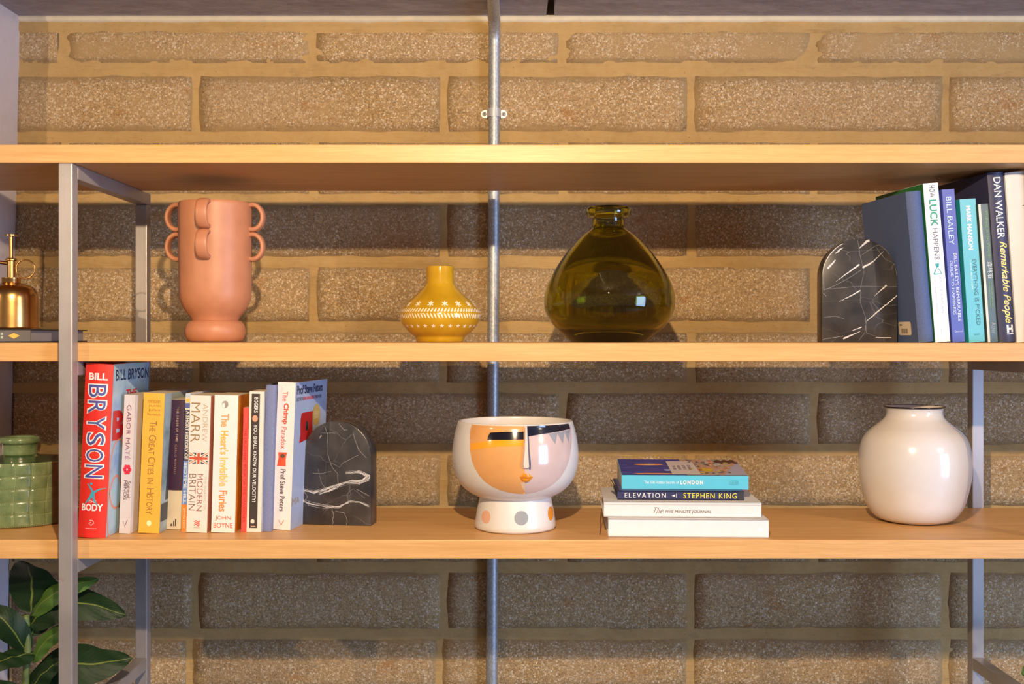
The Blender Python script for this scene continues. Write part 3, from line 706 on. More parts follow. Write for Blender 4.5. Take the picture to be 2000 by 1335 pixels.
b.txt('Walking in the Woods', .46, .80, 411, 504, GL, -.01)
try: b.txt('森林浴', .42, .88, 511, 544, (.62, .66, .66), .0)
except Exception: pass
b.txt('YOSHIFUMI MIYAZAKI', .60, .72, 550, 600, GL, .0, name='author_lettering'); b.txt('SHINRIN-YOKU', .42, .52, 550, 602, GL, .0); b.txt('Aster', .40, .8, 630, 652, (.35, .38, .38), -.01, name='publisher_lettering')
b = RB('hardback_book', 'tall navy hardback with white and yellow spine lettering, second from the right end', 1953, 1987, 668.5, 337, -26, .155, 7, True, .004, spine=(.030, .032, .085))
b.txt('DAN WALKER', .26, .70, 347, 466, W, .005, name='author_lettering'); b.txt('Remarkable People', .22, .80, 472, 632, (.80, .66, .22), .012, shear=.4)
p = b.p(); p.rect(.40*b.w, b.zz(654), .80*b.w, b.zz(652)); p.rect(.40*b.w, b.zz(641), .52*b.w, b.zz(635)); p.rect(.68*b.w, b.zz(650), .80*b.w, b.zz(635)); p.rect(.40*b.w, b.zz(650), .52*b.w, b.zz(643)); p.rect(.40*b.w, b.zz(645), .80*b.w, b.zz(641)); b.put(p, 'publisher_mark', W)
b = RB('hardback_book', 'white hardback at the right end of the middle shelf, cut by the photo edge', 1987.8, 2035, 668.5, 337, -26, .155, 7, True, .006, spine=(.74, .72, .74))
Print().line([(.55*b.w, b.zz(404)), (.7*b.w, b.zz(402)), (.8*b.w, b.zz(406))], [.0005, .002, .001]).build('title_mark', ink((.1, .1, .1)), b.t, b.fs(2), slice_u=b.w/8)

# pile of lying books
class Lying:
    def __init__(s, name, label, xl, xr, z0, z1, d, depth, col, yaw=-2.5, hard=True, pages=PAGES, flare=0., group='pile of four books lying right of the face bowl'):
        s.w = (xr-xl)*d/F; s.h = z1-z0; s.d = d; s.depth = depth; s.z0 = z0; s.xl = xl
        s.t = thing(name, label, 'book', (X(xl, d), d, z0+.0002), (0, 0, math.radians(yaw)), group)
        t = .0020 if hard else .0006; ov = .003 if hard else 0
        m_ = mat(col, .4, var=.02)
        bm = box_bm(0, s.w, 0, depth, 0, t, .0003, 1); box_bm(0, s.w, 0, t, 0, s.h, .0003, 1, bm=bm)
        box_bm(0, s.w, 0, depth, s.h-t, s.h, .0003, 1, bm=bm)
        if flare:
            for v in bm.verts:
                if v.co.z > s.h*.5: v.co.z += flare*max(v.co.y, 0)/depth
        obj('cover', bm, m_, s.t)
        pg = box_bm(ov, s.w-ov, t, depth-ov, t, s.h-t)
        for v in pg.verts:
            if v.co.z > s.h*.5: v.co.z += flare*max(v.co.y, 0)/depth
        obj('pages', pg, PAGES, s.t); s.flare = flare
    def f(s, lay=1): return lambda u, v: Vector((u, -.0002*lay, v))
    def top(s, lay=1): return lambda u, v: Vector((u, v, s.h+s.flare*v/s.depth+.0002*lay))
    def u(s, px): return (px-s.xl)*s.d/F
    def v(s, py): return Z(py, s.d)-s.z0
    def txt(s, body, x0, y0, x1, y1, col, bold=0., shear=0., name='title_lettering', spacing=1.):
        return Print().text(body, s.u(x0), s.v(y1), s.u(x1), s.v(y0), bold, shear, spacing).build(name, ink(col), s.t, s.f(2))
z0 = T3
L1 = Lying('hardback_book', 'thick plain white book at the bottom of the pile', 1188, 1498.7, z0, ZC-.2575, 1.562, .150, (.76, .74, .76))
L1.txt('DIANE VON', 1202, 1028, 1236, 1034, (.95, .94, .94)); Print().ell(L1.u(1482), L1.v(1031), .003).build('publisher_mark', ink((.95, .94, .94)), L1.t, L1.f(2))
L2 = Lying('journal_book', 'white journal with thin black script, second from the bottom of the pile', 1179.3, 1484.4, ZC-.2572, ZC-.2345, 1.573, .150, (.73, .71, .71))
L2.txt('The', 1276, 990, 1295, 1001.5, (.06, .05, .05), -.012, .5); L2.txt('FIVE MINUTE JOURNAL', 1299, 995, 1388, 1002, (.08, .07, .07), .0, .15)
Print().rect(0, L2.h-.0046, L2.w, L2.h-.0040).build('lid_groove', ink((.42, .35, .32)), L2.t, L2.f(1))
for xx, yy0, yy1 in ((-.0035, .0, .10), (L2.w+.0085, .0, .12)):
    zt = L2.h*.25 if xx > 0 else L2.h*.1
    smooth(obj('ribbon_marker', tube_bm(cr([(xx-(.003 if xx > 0 else -.003), .06, zt), (xx, .035, -.008), (xx+.002*(1 if xx > 0 else -1), .004, -.0255)], 5), .0006, 6), mat((.12, .03, .02), .6), L2.t))
L3 = Lying('hardback_book', 'thin navy hardback with yellow and white capitals in the pile', 1206, 1451, ZC-.2342, ZC-.2213, 1.587, .135, (.030, .034, .10))
L3.txt('ELEVATION', 1220, 962, 1300, 971, W, .0, spacing=1.3); L3.txt('STEPHEN KING', 1334, 961.5, 1437, 972, (.85, .72, .06), -.004, name='author_lettering', spacing=1.15)
p = Print(); p.poly([(L3.u(1311), L3.v(967)), (L3.u(1318), L3.v(969)), (L3.u(1318), L3.v(964.5))]); p.rect(L3.u(1320), L3.v(971), L3.u(1321), L3.v(963)); p.build('arrow_motif', ink(W), L3.t, L3.f(2))
Print().rect(L3.u(1441), .0003, L3.u(1449), L3.h-.0003).build('spine_end_panel', ink((.03, .03, .03)), L3.t, L3.f(1))
b_ = bmesh.new(); vs = [b_.verts.new(q) for q in ((-.0003, .004, L3.h-.001), (-.0095, .03, L3.h+.013), (-.0075, .05, L3.h+.011), (-.0003, .05, L3.h-.001))]; b_.faces.new(vs)
bmesh.ops.solidify(b_, geom=list(b_.faces), thickness=.0005); obj('jacket_flap', b_, mat((.06, .05, .05), .3), L3.t)
Print().rect(.003, .003, L3.w-.003, .13).build('top_cover_print', mat((.08, .10, .32), .3, var=.1), L3.t, L3.top(1))
L4 = Lying('guide_book', 'turquoise-spined guide book with a colourful cover on top of the pile', 1214, 1460, ZC-.2208, ZC-.2005, 1.600, .118, (.10, .50, .66), hard=False, flare=.010)
L4.txt('The 500 Hidden Secrets of', 1258, 938, 1325, 944, (.75, .88, .93), .0); L4.txt('LONDON', 1328, 937, 1372, 945, W, .05, spacing=1.35); L4.txt('LUSTER', 1423, 937, 1441, 945, (.05, .25, .35), -.01, name='publisher_lettering')
w4 = L4.w; Print().rect(.0005, .0005, w4-.0005, .1175).build('cover_print', blend_mat([(.04, .045, .20), (.05, .05, .30), (.10, .08, .35)], 30, 'night_blue_print', (1, 3, 1)), L4.t, L4.top(1))
p = Print(); p.ell(.045, .075, .022, .006); p.ell(.05, .010, .032, .004); b_ = p.build('orange_glow_motif', ink((.75, .30, .10)), L4.t, L4.top(2)); Print().ell(.045, .075, .010, .004).build('pale_glow_motif', ink((.80, .60, .35)), L4.t, L4.top(3))
Print().ell(.070, .035, .006, .005).build('pale_glow_motif', ink((.5, .6, .9)), L4.t, L4.top(2))
Print().poly([(.095, .0006), (w4-.0006, .0006), (w4-.0006, .1172), (.095, .1172)]).build('market_scene_print', blend_mat([(.10, .09, .07), (.40, .36, .32), (.50, .22, .14), (.38, .40, .44), (.16, .18, .10)], 55, 'market_scene_print', (1, 1.6, 1)), L4.t, L4.top(2))
p = Print(); p.ell(.128, .038, .009, .014); p.build('yellow_dress_motif', ink((.55, .38, .04)), L4.t, L4.top(3))
Print().poly([(.148, .001), (w4-.001, .001), (w4-.001, .09), (.172, .07)]).build('pavement_motif', ink((.36, .34, .48)), L4.t, L4.top(3))
p = Print(); 
for k in range(9): p.ell(.150+k*.0035, .098+.008*math.sin(k*2.1), .004, .009)
p.build('brown_crowd_motif', ink((.10, .04, .025)), L4.t, L4.top(4))
for k, cc in enumerate(((.42, .10, .05), (.10, .12, .06), (.55, .45, .38), (.60, .30, .22), (.16, .14, .16), (.50, .40, .12))):
    p = Print()
    for j in range(9): p.ell(.104+rnd.random()*.062, .012+rnd.random()*.095, .0012+rnd.random()*.003, .003+rnd.random()*.006, 7, rnd.uniform(-30, 30))
    p.build('market_figures', ink(cc), L4.t, lambda u, v, k=k: Vector((u, v, L4.h+L4.flare*v/L4.depth+.0006+.00006*k)))['kind'] = 'stuff'
Print().poly([(.074, .003), (.116, .003), (.112, .100), (.073, .100)]).build('title_label', ink((.56, .50, .52)), L4.t, L4.top(4))
p = Print()
for k, (tx, w0) in enumerate((('THE 500', .03), ('HIDDEN', .03), ('SECRETS', .034), ('OF LONDON', .036))): p.text(tx, .079+k*.0075, .052-w0/2, .0835+k*.0075, .052+w0/2, .0, down=True)
p.build('label_lettering', ink((.12, .08, .12)), L4.t, L4.top(5))

# book lying under the mister
xl = -.955; d0 = 1.585; z0 = T2; hh = .0195; wB = -.693-xl; D0 = .212
t = thing('flat_book', 'black book lying flat under the brass mister, a yellow diamond printed on its grey spine', 'book', (xl, d0, z0+.0002))
bm = box_bm(0, wB, 0, D0, 0, .0018, .0004, 1); box_bm(0, wB, 0, D0, hh-.0018, hh, .0004, 1, bm=bm)
obj('cover', bm, mat((.014, .014, .018), .4), t)
obj('pages', box_bm(.003, wB-.006, .004, D0-.004, .0018, hh-.0018), mat((.26, .24, .26), .8, name='grey_page_edges'), t)
obj('spine', box_bm(.0, wB-.0006, .0004, .003, .0018, hh-.0018), mat((.13, .125, .14), .45), t)
cx = X(27, d0)-xl; zz = hh*.5
Print().poly([(cx-.0085, zz), (cx, zz-.0042), (cx+.0085, zz), (cx, zz+.0042)]).build('diamond_motif', ink((.75, .52, .10)), t, lambda u, v: Vector((u, .0001, v)))
p = Print()
for k in range(6):
    for j in range(2): p.rect(cx-.019-k*.006, zz-.004+j*.005, cx-.0155-k*.006, zz-.0005+j*.005)
p.build('square_motif', ink((.40, .50, .46)), t, lambda u, v: Vector((u, .0001, v)))

# ------------------------------------------------------------------ marble bookends
def bookend(label, xc, d, z, H, Wd, T, yaw, m, veins, ox, oy, sc_):
    t = thing('marble_bookend', label, 'bookend', (X(xc, d), d, z+.0001), (0, 0, math.radians(yaw)), 'pair of arched marble bookends')
    pts = [(-Wd/2, 0), (Wd/2, 0)]; r = Wd/2; hs = H-r*1.0
    pts += [(r*math.cos(q), hs+r*math.sin(q)) for q in [math.pi*k/32 for k in range(33)]]
    bm = bmesh.new(); f_ = bm.faces.new([bm.verts.new((x, 0, zz)) for x, zz in pts])
    ex = bmesh.ops.extrude_face_region(bm, geom=[f_]); bmesh.ops.translate(bm, verts=[v for v in ex['geom'] if isinstance(v, bmesh.types.BMVert)], vec=(0, T, 0))
    bmesh.ops.recalc_face_normals(bm, faces=bm.faces)
    es = [e for e in bm.edges if len(e.link_faces) == 2 and abs(e.calc_face_angle(0)) > .8]
    bmesh.ops.bevel(bm, geom=es, offset=.0012, segments=2, profile=.5, affect='EDGES')
    smooth(obj('marble_arch', bm, m, t), 30)
    for nm, col, lst in veins:
        p = Print()
        strands = [(a, b_, 0) for a, b_ in lst]
        if nm == 'bright_veins' and sc_ > 3.5:
            for sd in range(1, 6): strands += [([(x_+rnd.uniform(-9, 9), y_+rnd.uniform(-14, 14)) for x_, y_ in a], [v_*.35 for v_ in b_], sd) for a, b_ in lst]
        for pl, ws, sd in strands:
            q = []; wv = []
            n = len(pl); ww = ws if isinstance(ws, (list, tuple)) else [ws]*n
            for i in range(n-1):
                for k in range(6):
                    a = k/6; x_ = pl[i][0]*(1-a)+pl[i+1][0]*a; y_ = pl[i][1]*(1-a)+pl[i+1][1]*a
                    j = (7.0 if sc_ > 3.5 else 2.5)*noise.noise((x_*.06, y_*.06, 1+sd*3.7))
                    q.append((x_+j, y_+j*.7)); wv.append(ww[i]*(1-a)+ww[i+1]*a)
            q.append(pl[-1]); wv.append(ww[-1])
            uv = [((ox+x_/sc_-xc)*d/F, Z(oy+y_/sc_, d)-z) for x_, y_ in q]
            uv = [(min(max(a, -Wd/2+.001), Wd/2-.001), max(b, .001)) for a, b in uv]
            uv = [(a, b if b < hs else min(b, hs+math.sqrt(max((r-.0012)**2-a*a, 0)))) for a, b in uv]
            p.line(uv, [max(v_*(.75+.6*noise.noise((k_*.11, sd, 3))), .7)/sc_*d/F for k_, v_ in enumerate(wv)])
        p.build(nm, mat(col, .3, var=.15, scale=200), t, lambda u, v: Vector((u, -.0002, v)))['kind'] = 'stuff'
    return t
V1 = [([(712, 905), (800, 925), (900, 900), (1000, 860), (1100, 830), (1180, 825), (1230, 800)], [3, 8, 7, 5, 9, 18, 30]), ([(712, 985), (780, 1010), (900, 1030), (1000, 1025), (1080, 990), (1160, 990), (1230, 1020)], [4, 6, 5, 6, 7, 4, 3]),
      ([(1050, 770), (1150, 765), (1230, 800)], [3, 6, 16]), ([(850, 935), (930, 905), (1050, 850), (1150, 850), (1225, 815)], [2, 8, 3, 5, 12])]
V1b = [([(890, 420), (915, 500), (915, 640), (945, 730), (990, 780), (995, 850)], 3), ([(1000, 410), (1040, 455), (1065, 455)], 3), ([(1110, 480), (1150, 600), (1210, 660)], 3), ([(1150, 640), (1050, 690), (1000, 730), (940, 700)], 2), ([(800, 780), (870, 780), (940, 765)], 2.5), ([(945, 1035), (960, 1100), (950, 1160)], 4), ([(975, 1060), (1040, 1070), (1065, 1130), (1060, 1160)], 3), ([(1130, 890), (1230, 940)], 3), ([(720, 900), (760, 960), (720, 1000)], 3), ([(900, 900), (860, 840), (840, 750)], 2), ([(1080, 990), (1060, 930), (1110, 890), (1200, 960)], 2), ([(852, 522), (866, 498)], [2, 12]), ([(860, 480), (975, 478)], 2)]
bookend('black marble arch bookend with a white vein band, on the lowest shelf', 657.5, 1.66, T3, .157, .1060, .034, -8, make_marble(3.1, False), [('bright_veins', (.62, .60, .58), V1), ('fine_veins', (.30, .28, .26), V1b)], 400, 720, 3.814)
V2 = [([(240, 768), (320, 710), (395, 655)], [1, 7, 15]), ([(395, 548), (460, 492)], [6, 18]), ([(240, 585), (262, 565), (290, 545)], [3, 12, 4]), ([(190, 682), (240, 625)], [16, 7]), ([(415, 675), (480, 640), (550, 570)], [16, 8, 2]), ([(262, 898), (340, 860), (400, 825)], [1, 6, 13]), ([(490, 862), (570, 790)], [1, 12]), ([(440, 1025), (520, 955), (600, 890), (640, 855)], [3, 9, 10, 6]), ([(290, 1138), (345, 1115), (400, 1090)], [14, 8, 4]), ([(350, 1085), (410, 1062)], [3, 7]), ([(500, 1130), (600, 1132)], [3, 5]), ([(170, 620), (220, 555), (290, 520)], [3, 5, 5])]
V2b = [([(165, 820), (200, 810), (290, 765), (410, 690)], 3), ([(385, 500), (400, 600), (425, 700), (405, 800), (400, 900), (435, 1000), (440, 1100), (520, 1130)], 2), ([(165, 820), (163, 700), (180, 620)], 4), ([(200, 815), (400, 797), (640, 800)], 2), ([(165, 1000), (240, 990), (300, 1010)], 2), ([(160, 1142), (290, 1122)], 3), ([(400, 600), (520, 520), (590, 570)], 2), ([(440, 1025), (430, 1100), (390, 1150)], 2), ([(160, 840), (180, 860)], 3), ([(500, 540), (560, 620), (640, 660)], 1.5), ([(480, 900), (520, 950)], 2)]
bookend('black marble arch bookend with sharp diagonal white streaks, left of the navy book', 1679, 1.62, T2, .1525, .1100, .030, -2, make_marble(8.4, True), [('bright_veins', (.62, .60, .60), V2), ('fine_veins', (.26, .25, .25), V2b)], 1560, 320, 3.336)

# ------------------------------------------------------------------ terracotta vase
TC = N('matt_terracotta'); f_ = TC.noise(TC.coord('Object'), 40, 3); TC.base(TC.mix(TC.maprange(f_, .3, .7), (.45, .185, .095), (.51, .215, .115))); TC.set(Roughness=.46); TC.bump(TC.noise(TC.coord('Object'), 400, 3), .1, .0004); TC = TC.m
t = thing('handled_vase', 'matt terracotta vase with pairs of small ring handles, on the middle shelf', 'vase', (-.4555, 1.69, T2), (0, 0, math.radians(2)))
pr = [(0, .0002), (.038, .0002)]+[(.0345+.0110*math.cos(q), .0168+.0166*math.sin(q)) for q in [-math.pi/2+math.pi*k/14 for k in range(15)]]
pr += [(.0352, .0350), (.0362, .0375), (.0390, .0415), (.0440, .0475), (.0490, .0550), (.0525, .0640), (.0541, .0740), (.0545, .090), (.0550, .150), (.0554, .208), (.0552, .2120), (.0540, .2134), (.0518, .2130), (.0510, .2100), (.0500, .10), (.045, .06), (0, .045)]
smooth(obj('vase_body', lathe_bm(pr, 80), TC, t), 50)
def handle_bm():
    bm = bmesh.new(); R_, th, wd = .0155, .0032, .0090; seg, rs = 40, 16; rings = []
    for i in range(seg):
        a = 2*math.pi*i/seg; ring = []
        for k in range(rs):
            q = 2*math.pi*k/rs; cx_, cy_ = math.cos(q), math.sin(q)
            ex = th*math.copysign(abs(cx_)**.7, cx_); ey = wd*math.copysign(abs(cy_)**.55, cy_)
            ring.append(bm.verts.new(((R_+ex)*math.cos(a), ey, (R_+ex)*math.sin(a)*1.22)))
        rings.append(ring)
    for i in range(seg):
        A, B = rings[i], rings[(i+1) % seg]
        for k in range(rs): bm.faces.new((A[k], B[k], B[(k+1) % rs], A[(k+1) % rs]))
    # cut away what would stick through the vase wall
    bmesh.ops.bisect_plane(bm, geom=list(bm.verts)+list(bm.edges)+list(bm.faces), plane_co=(-.0055, 0, 0), plane_no=(1, 0, 0), clear_inner=True)
    bmesh.ops.recalc_face_normals(bm, faces=bm.faces); return bm
hm = None
for a in (0, 90, 180, 270):
    for zc in (.1915, .1462):
        if hm is None: h = smooth(obj('ring_handle', handle_bm(), TC, t)); hm = h.data
        else: h = bpy.data.objects.new('ring_handle', hm); link(h); h.parent = t
        q = math.radians(a-3); h.location = (.0580*math.cos(q), .0580*math.sin(q), zc); h.rotation_euler = (0, 0, q)

# ------------------------------------------------------------------ yellow glass vase
YG = make_yellow()
t = thing('glass_vase', 'squat amber yellow glass vase etched with pale stars and leaves', 'vase', (-.1098, 1.68, T2))
out = [(.0345, .0003), (.0365, .002), (.0368, .0065), (.0380, .0090)]+prof_s([(.0380, .0090), (.0485, .0165), (.0588, .0295), (.0620, .0405), (.0598, .0490), (.0513, .0600), (.0375, .0725), (.0262, .0830), (.0222, .0885)], 4)[1:]+[(.0214, .0900), (.0212, .1140), (.0209, .1155)]
inn = [(.0190, .1155), (.0188, .0900), (.0230, .0815), (.0350, .0715), (.0480, .0590), (.0560, .0480), (.0585, .0405), (.0550, .0300), (.045, .0180), (.034, .0110), (0, .0090)]
smooth(obj('vase_body', lathe_bm([(0, .0003)]+out+inn, 72), YG, t), 60)
def rad_at(prof):
    def r(z):
        for (r0, z0_), (r1, z1_) in zip(prof, prof[1:]):
            if z0_ <= z <= z1_ and z1_ > z0_: return r0+(r1-r0)*(z-z0_)/(z1_-z0_)
        return prof[-1][0]
    return r
ry = rad_at(out)
def mapy(u, v): r = ry(v)+.0002; a = u/.06-math.pi/2; return Vector((r*math.cos(a), r*math.sin(a), v))
p = Print(); NS = 16; per = 2*math.pi*.06
for k in range(NS):
    u = (k+.5)/NS*per; v = .0575
    for j in range(6):
        q = j*math.pi/3+.5; p.line([(u, v), (u+.0054*math.cos(q), v+.0046*math.sin(q))], [.0020, .0013])
n = 76
for k in range(n):
    u = k/n*per; p.line([(u, .0455), (u+.0016, .0475), (u+.0035, .0512)], [.0010, .0026, .0008]); p.line([(u+.0035, .0360), (u+.0016, .0400), (u, .0435)], [.0008, .0026, .0010])
for k in range(28):
    u = (k+.5)/28*per
    for j in range(5): q = j*1.26+.3; p.line([(u, .0245), (u+.0034*math.cos(q), .0245+.0028*math.sin(q))], [.0015, .0010])
p.build('etched_pattern', mat((.80, .72, .58), .6, var=.03), t, mapy, slice_u=.003)

# ------------------------------------------------------------------ olive glass bottle vase
t = thing('bottle_vase', 'large olive green glass bottle vase with a short rimmed neck', 'vase', (.1473, 1.68, T2))
out = prof_s([(.0560, .0002), (.0700, .0120), (.0850, .0260), (.0965, .0450), (.0994, .0650), (.0955, .0850), (.0840, .1080), (.0690, .1310), (.0560, .1470), (.0420, .1610), (.0330, .1680), (.0262, .1730), (.0246, .1780)], 5)
out += [(.0243, .1880), (.0250, .1905)]+[(.0290+.0050*math.cos(q), .1985+.0078*math.sin(q)) for q in [-math.pi*.62+math.pi*1.2*k/14 for k in range(15)]]
inn = [(.0230, .2040), (.0205, .1980), (.0200, .1800), (.0225, .1715), (.030, .1640)]+[(r-.0042, z) for r, z in [(.0560, .1430), (.0690, .1275), (.0840, .1055), (.0955, .0840), (.0990, .0650), (.0960, .0460), (.0850, .0285), (.0690, .0160)]]+[(.045, .0110), (0, .0085)]
def wob(r, z, a): return r*(1+(.012*math.cos(a)+.008*math.cos(2*a+1))*min(max((.175-z)/.05, 0), 1))
smooth(obj('vase_body', lathe_bm([(0, .0002)]+out+inn, 96, wob), make_olive(), t), 60)

# ------------------------------------------------------------------ white vase with black rim
t = thing('round_vase', 'round glossy white vase with a thin black rim, right on the lowest shelf', 'vase', (.6215, 1.70, T3))
WG = mat((.68, .655, .66), .16, var=.01, coat=.5, name='white_gloss_ceramic')
out = prof_s([(.0380, .0001), (.0450, .0010), (.0590, .0070), (.0705, .0230), (.0776, .0455), (.0821, .0690), (.0833, .0950), (.0787, .1215), (.0691, .1370), (.0538, .1500), (.0445, .1585), (.0414, .1660), (.0416, .1715), (.0436, .1755)], 5)
inn = [(.0428, .1765), (.0405, .1745), (.0385, .1700), (.0385, .1650), (.0420, .1570), (.0510, .1480), (.0660, .1350), (.0760, .1200), (.0805, .095), (.0790, .07), (.072, .035), (.05, .01), (0, .006)]
smooth(obj('vase_body', lathe_bm([(0, .0001)]+out+inn, 96), WG, t), 60)
smooth(obj('black_rim', lathe_bm([(.0440+.0013*math.cos(q), .1760+.0013*math.sin(q)) for q in [2*math.pi*k/14 for k in range(15)]], 96), mat((.012, .011, .012), .2), t))

# ------------------------------------------------------------------ face bowl
bc = (X(1006.5, 1.64), 1.64, T3)
t = thing('face_bowl', 'white footed bowl painted with an abstract orange and pink face', 'bowl', bc)
BW = make_speckle()
foot = [(0, .0003), (.0560, .0003), (.0590, .0012), (.0604, .0040), (.0602, .0090), (.0570, .0280), (.0540, .0425), (.0530, .0470)]
bowl = prof_s([(.0530, .0470), (.0640, .0520), (.0745, .0590), (.0848, .0710), (.0915, .0880), (.0940, .1100), (.0915, .1340), (.0862, .1560)], 5)
top = [(.0853, .1588), (.0838, .1598), (.0812, .1592), (.0800, .1560), (.0850, .1340), (.0875, .1100), (.085, .09), (.075, .07), (.05, .058), (0, .055)]
smooth(obj('bowl_body', lathe_bm(foot+bowl[1:]+top, 112), BW, t), 50)
rb = rad_at(foot+bowl)
def onb(lay, grow=1.0):
    def f(px, py):
        """zoom-image coordinates -> point on the bowl surface"""
        gx, gy = px/4.17+840, py/4.17+760; d = 1.56
        for _ in range(25):
            x = X(gx, d)-bc[0]; z = Z(gy, d)-bc[2]; z = min(max(z, .001), .158); R_ = rb(z)+.00025*lay
            y = -math.sqrt(max(R_*R_-x*x, (R_*.15)**2)); d = d*.4+(1.64+y)*.6
        return Vector((x, y, z))
    return f
def paint(name, pts, col, lay, rough=.16, label=None):
    q = [(v.x, v.y) for v in cr([(a, b, 0) for a, b in pts], 1)]
    o = Print().poly(q).build(name, mat(col, rough, var=.05, scale=30, coat=.5), t, onb(lay), slice_u=22, slice_v=22)
    if label: o['label'] = label
    return o
L_ = [(340, 283), (328, 330), (324, 400), (326, 500), (340, 580), (365, 645), (400, 700), (450, 755), (510, 795), (580, 825), (650, 842), (715, 850), (770, 852)]
R_ = [(800, 848), (860, 838), (930, 815), (1000, 775), (1060, 720), (1105, 650), (1135, 570), (1150, 480), (1155, 400), (1150, 320), (1142, 285)]
paint('face_paint', L_+[(774, 852), (774, 700), (772, 290), (560, 290)], (.68, .33, .115), 1, label='tan orange left half of the face')
paint('face_paint', [(770, 288), (775, 560), (775, 700), (775, 852)]+R_+[(960, 290)], (.56, .43, .42), 1, label='pale pink right half of the face')
paint('face_paint', [(328, 440), (420, 428), (520, 415), (770, 408), (770, 460), (560, 465), (450, 478), (326, 498)], (.80, .34, .015), 2, label='bright orange stripe')
paint('face_paint', [(738, 765), (774, 750), (774, 838), (752, 805)], (.66, .46, .30), 2, label='pale wedge under the lips')
paint('brow_bar', [(466, 410), (475, 375), (490, 352), (620, 345), (762, 345), (762, 408), (620, 410)], (.010, .008, .014), 3, .1)
paint('brow_bar', [(790, 292), (880, 290), (1000, 280), (1125, 262), (1142, 320), (1050, 342), (900, 366), (795, 384)], (.010, .010, .020), 3, .1)
for a, b_, c_ in (((965, 360), (1020, 446), (1040, 348)), ((1035, 350), (1080, 440), (1100, 338)), ((1095, 338), (1130, 432), (1142, 325))):
    paint('lash_spike', [a, b_, c_], (.28, .29, .33), 2)
# nose ridge: raised sliver
def relief(name, pts, col, h, rough=.2):
    f = onb(1); n = len(pts); bm = bmesh.new(); cxp = sum(a for a, b in pts)/n; cyp = sum(b for a, b in pts)/n
    e = [bm.verts.new(f(a, b)) for a, b in pts]
    m1 = []
    for a, b in pts:
        v = f(cxp+(a-cxp)*.55, cyp+(b-cyp)*.9); nn = Vector((v.x, v.y, 0)).normalized(); m1.append(bm.verts.new(v+nn*h))
    for k in range(n): bm.faces.new((e[k], e[(k+1) % n], m1[(k+1) % n], m1[k]))
    bm.faces.new(m1); bmesh.ops.recalc_face_normals(bm, faces=bm.faces)
    return smooth(obj(name, bm, mat(col, rough, var=.04, coat=.5), t), 60)
relief('nose_ridge', [(765, 292), (790, 292), (797, 400), (806, 520), (815, 642), (790, 650), (748, 648), (742, 620), (760, 480)], (.72, .55, .50), .0050)
paint('nose_line', [(793, 382), (806, 386), (811, 500), (822, 600), (820, 648), (806, 648), (803, 600), (798, 500)], (.10, .10, .14), 16, .2)
relief('upper_lip', [(728, 712), (765, 680), (780, 688), (797, 680), (840, 714), (780, 722)], (.80, .29, .02), .0022)
relief('lower_lip', [(728, 714), (780, 722), (840, 716), (808, 748), (770, 756), (745, 742)], (.80, .29, .02), .0028)
for x_, y_, rx, ry_, c in ((455, 1037, 36, 53, (.72, .40, .27)), (743, 1048, 57, 59, (.26, .28, .31)), (982, 1010, 22, 58, (.70, .25, .02))):
    paint('foot_dot', [(x_+rx*math.cos(q), y_+ry_*math.sin(q)) for q in [2*math.pi*k/24 for k in range(24)]], c, 1, .4)

# ------------------------------------------------------------------ brass mister
BR = make_brass()
t = thing('plant_mister', 'small brass plant mister with a ring handle, standing on the flat black book', 'plant mister', (-.753, 1.655, T2+.0195+.0002))
pr = [(0, 0), (.0425, 0), (.0437, .0010), (.0430, .0022), (.0392, .0032), (.0390, .010), (.0390, .040)]+prof_s([(.0390, .040), (.0380, .0520), (.0340, .0605), (.0270, .0650), (.0150, .0690), (.0138, .0700)], 4)[1:]+[(.0138, .0740), (.0140, .0745), (.0140, .0775), (.0060, .0780), (0, .0780)]
smooth(obj('reservoir', lathe_bm(pr, 64), BR, t), 40)
smooth(obj('pump_body', lathe_bm([(0, .0778), (.0060, .0778), (.0058, .1020), (.0084, .1035), (.0084, .1055), (.0062, .1070), (0, .1072)], 32), BR, t), 40)
smooth(obj('plunger', lathe_bm([(0, .1070), (.0027, .1070), (.0027, .1400), (.0100, .1402), (.0100, .1418), (.0085, .1424), (0, .1424)], 24), BR, t), 40)
ring = [(.0215+.0140*math.cos(q), 0, .0905+.0140*math.sin(q)) for q in [2*math.pi*k/32 for k in range(32)]]
smooth(obj('ring_handle', tube_bm(ring, .0011, 10, True), BR, t))
smooth(obj('nozzle', tube_bm([(-.004, 0, .099), (-.018, 0, .101), (-.026, 0, .100)], [.003, .0026, .0034], 12), BR, t), 40)

# ------------------------------------------------------------------ green tiled vase
GG = make_greenglaze()
t = thing('tiled_vase', 'squat green glazed vase with a dotted grid pattern, left of the steel post', 'vase', (-.760, 1.70, T3))
NV, NH = 20, 5; Rg, Hg = .0750, .0950
def rg(r, z, a):
    if r < .070 or z > Hg or z < .001: return r
    u = (a/(2*math.pi)*NV+.07*math.sin(z*60)) % 1; v = ((z/Hg)*NH+.05*math.sin(a*7)) % 1
    return r-.0010*(math.exp(-(min(u, 1-u)/.07)**2)+math.exp(-(min(v, 1-v)/.09)**2)*.9)
pr = [(0, .0002), (.071, .0002), (.0735, .0015)]+[(Rg, .003+(Hg-.005)*k/60) for k in range(61)]+[(.0738, Hg+.0008)]
smooth(obj('vase_body', lathe_bm(pr, 320, rg), GG, t), 60)
DG = mat((.035, .075, .030), .14, var=.1, coat=.6, name='dark_green_glaze')
smooth(obj('shoulder', lathe_bm([(.0738, Hg+.0006), (.060, .0975), (.035, .1000), (.0275, .1015), (.0250, .1040)], 64), DG, t))
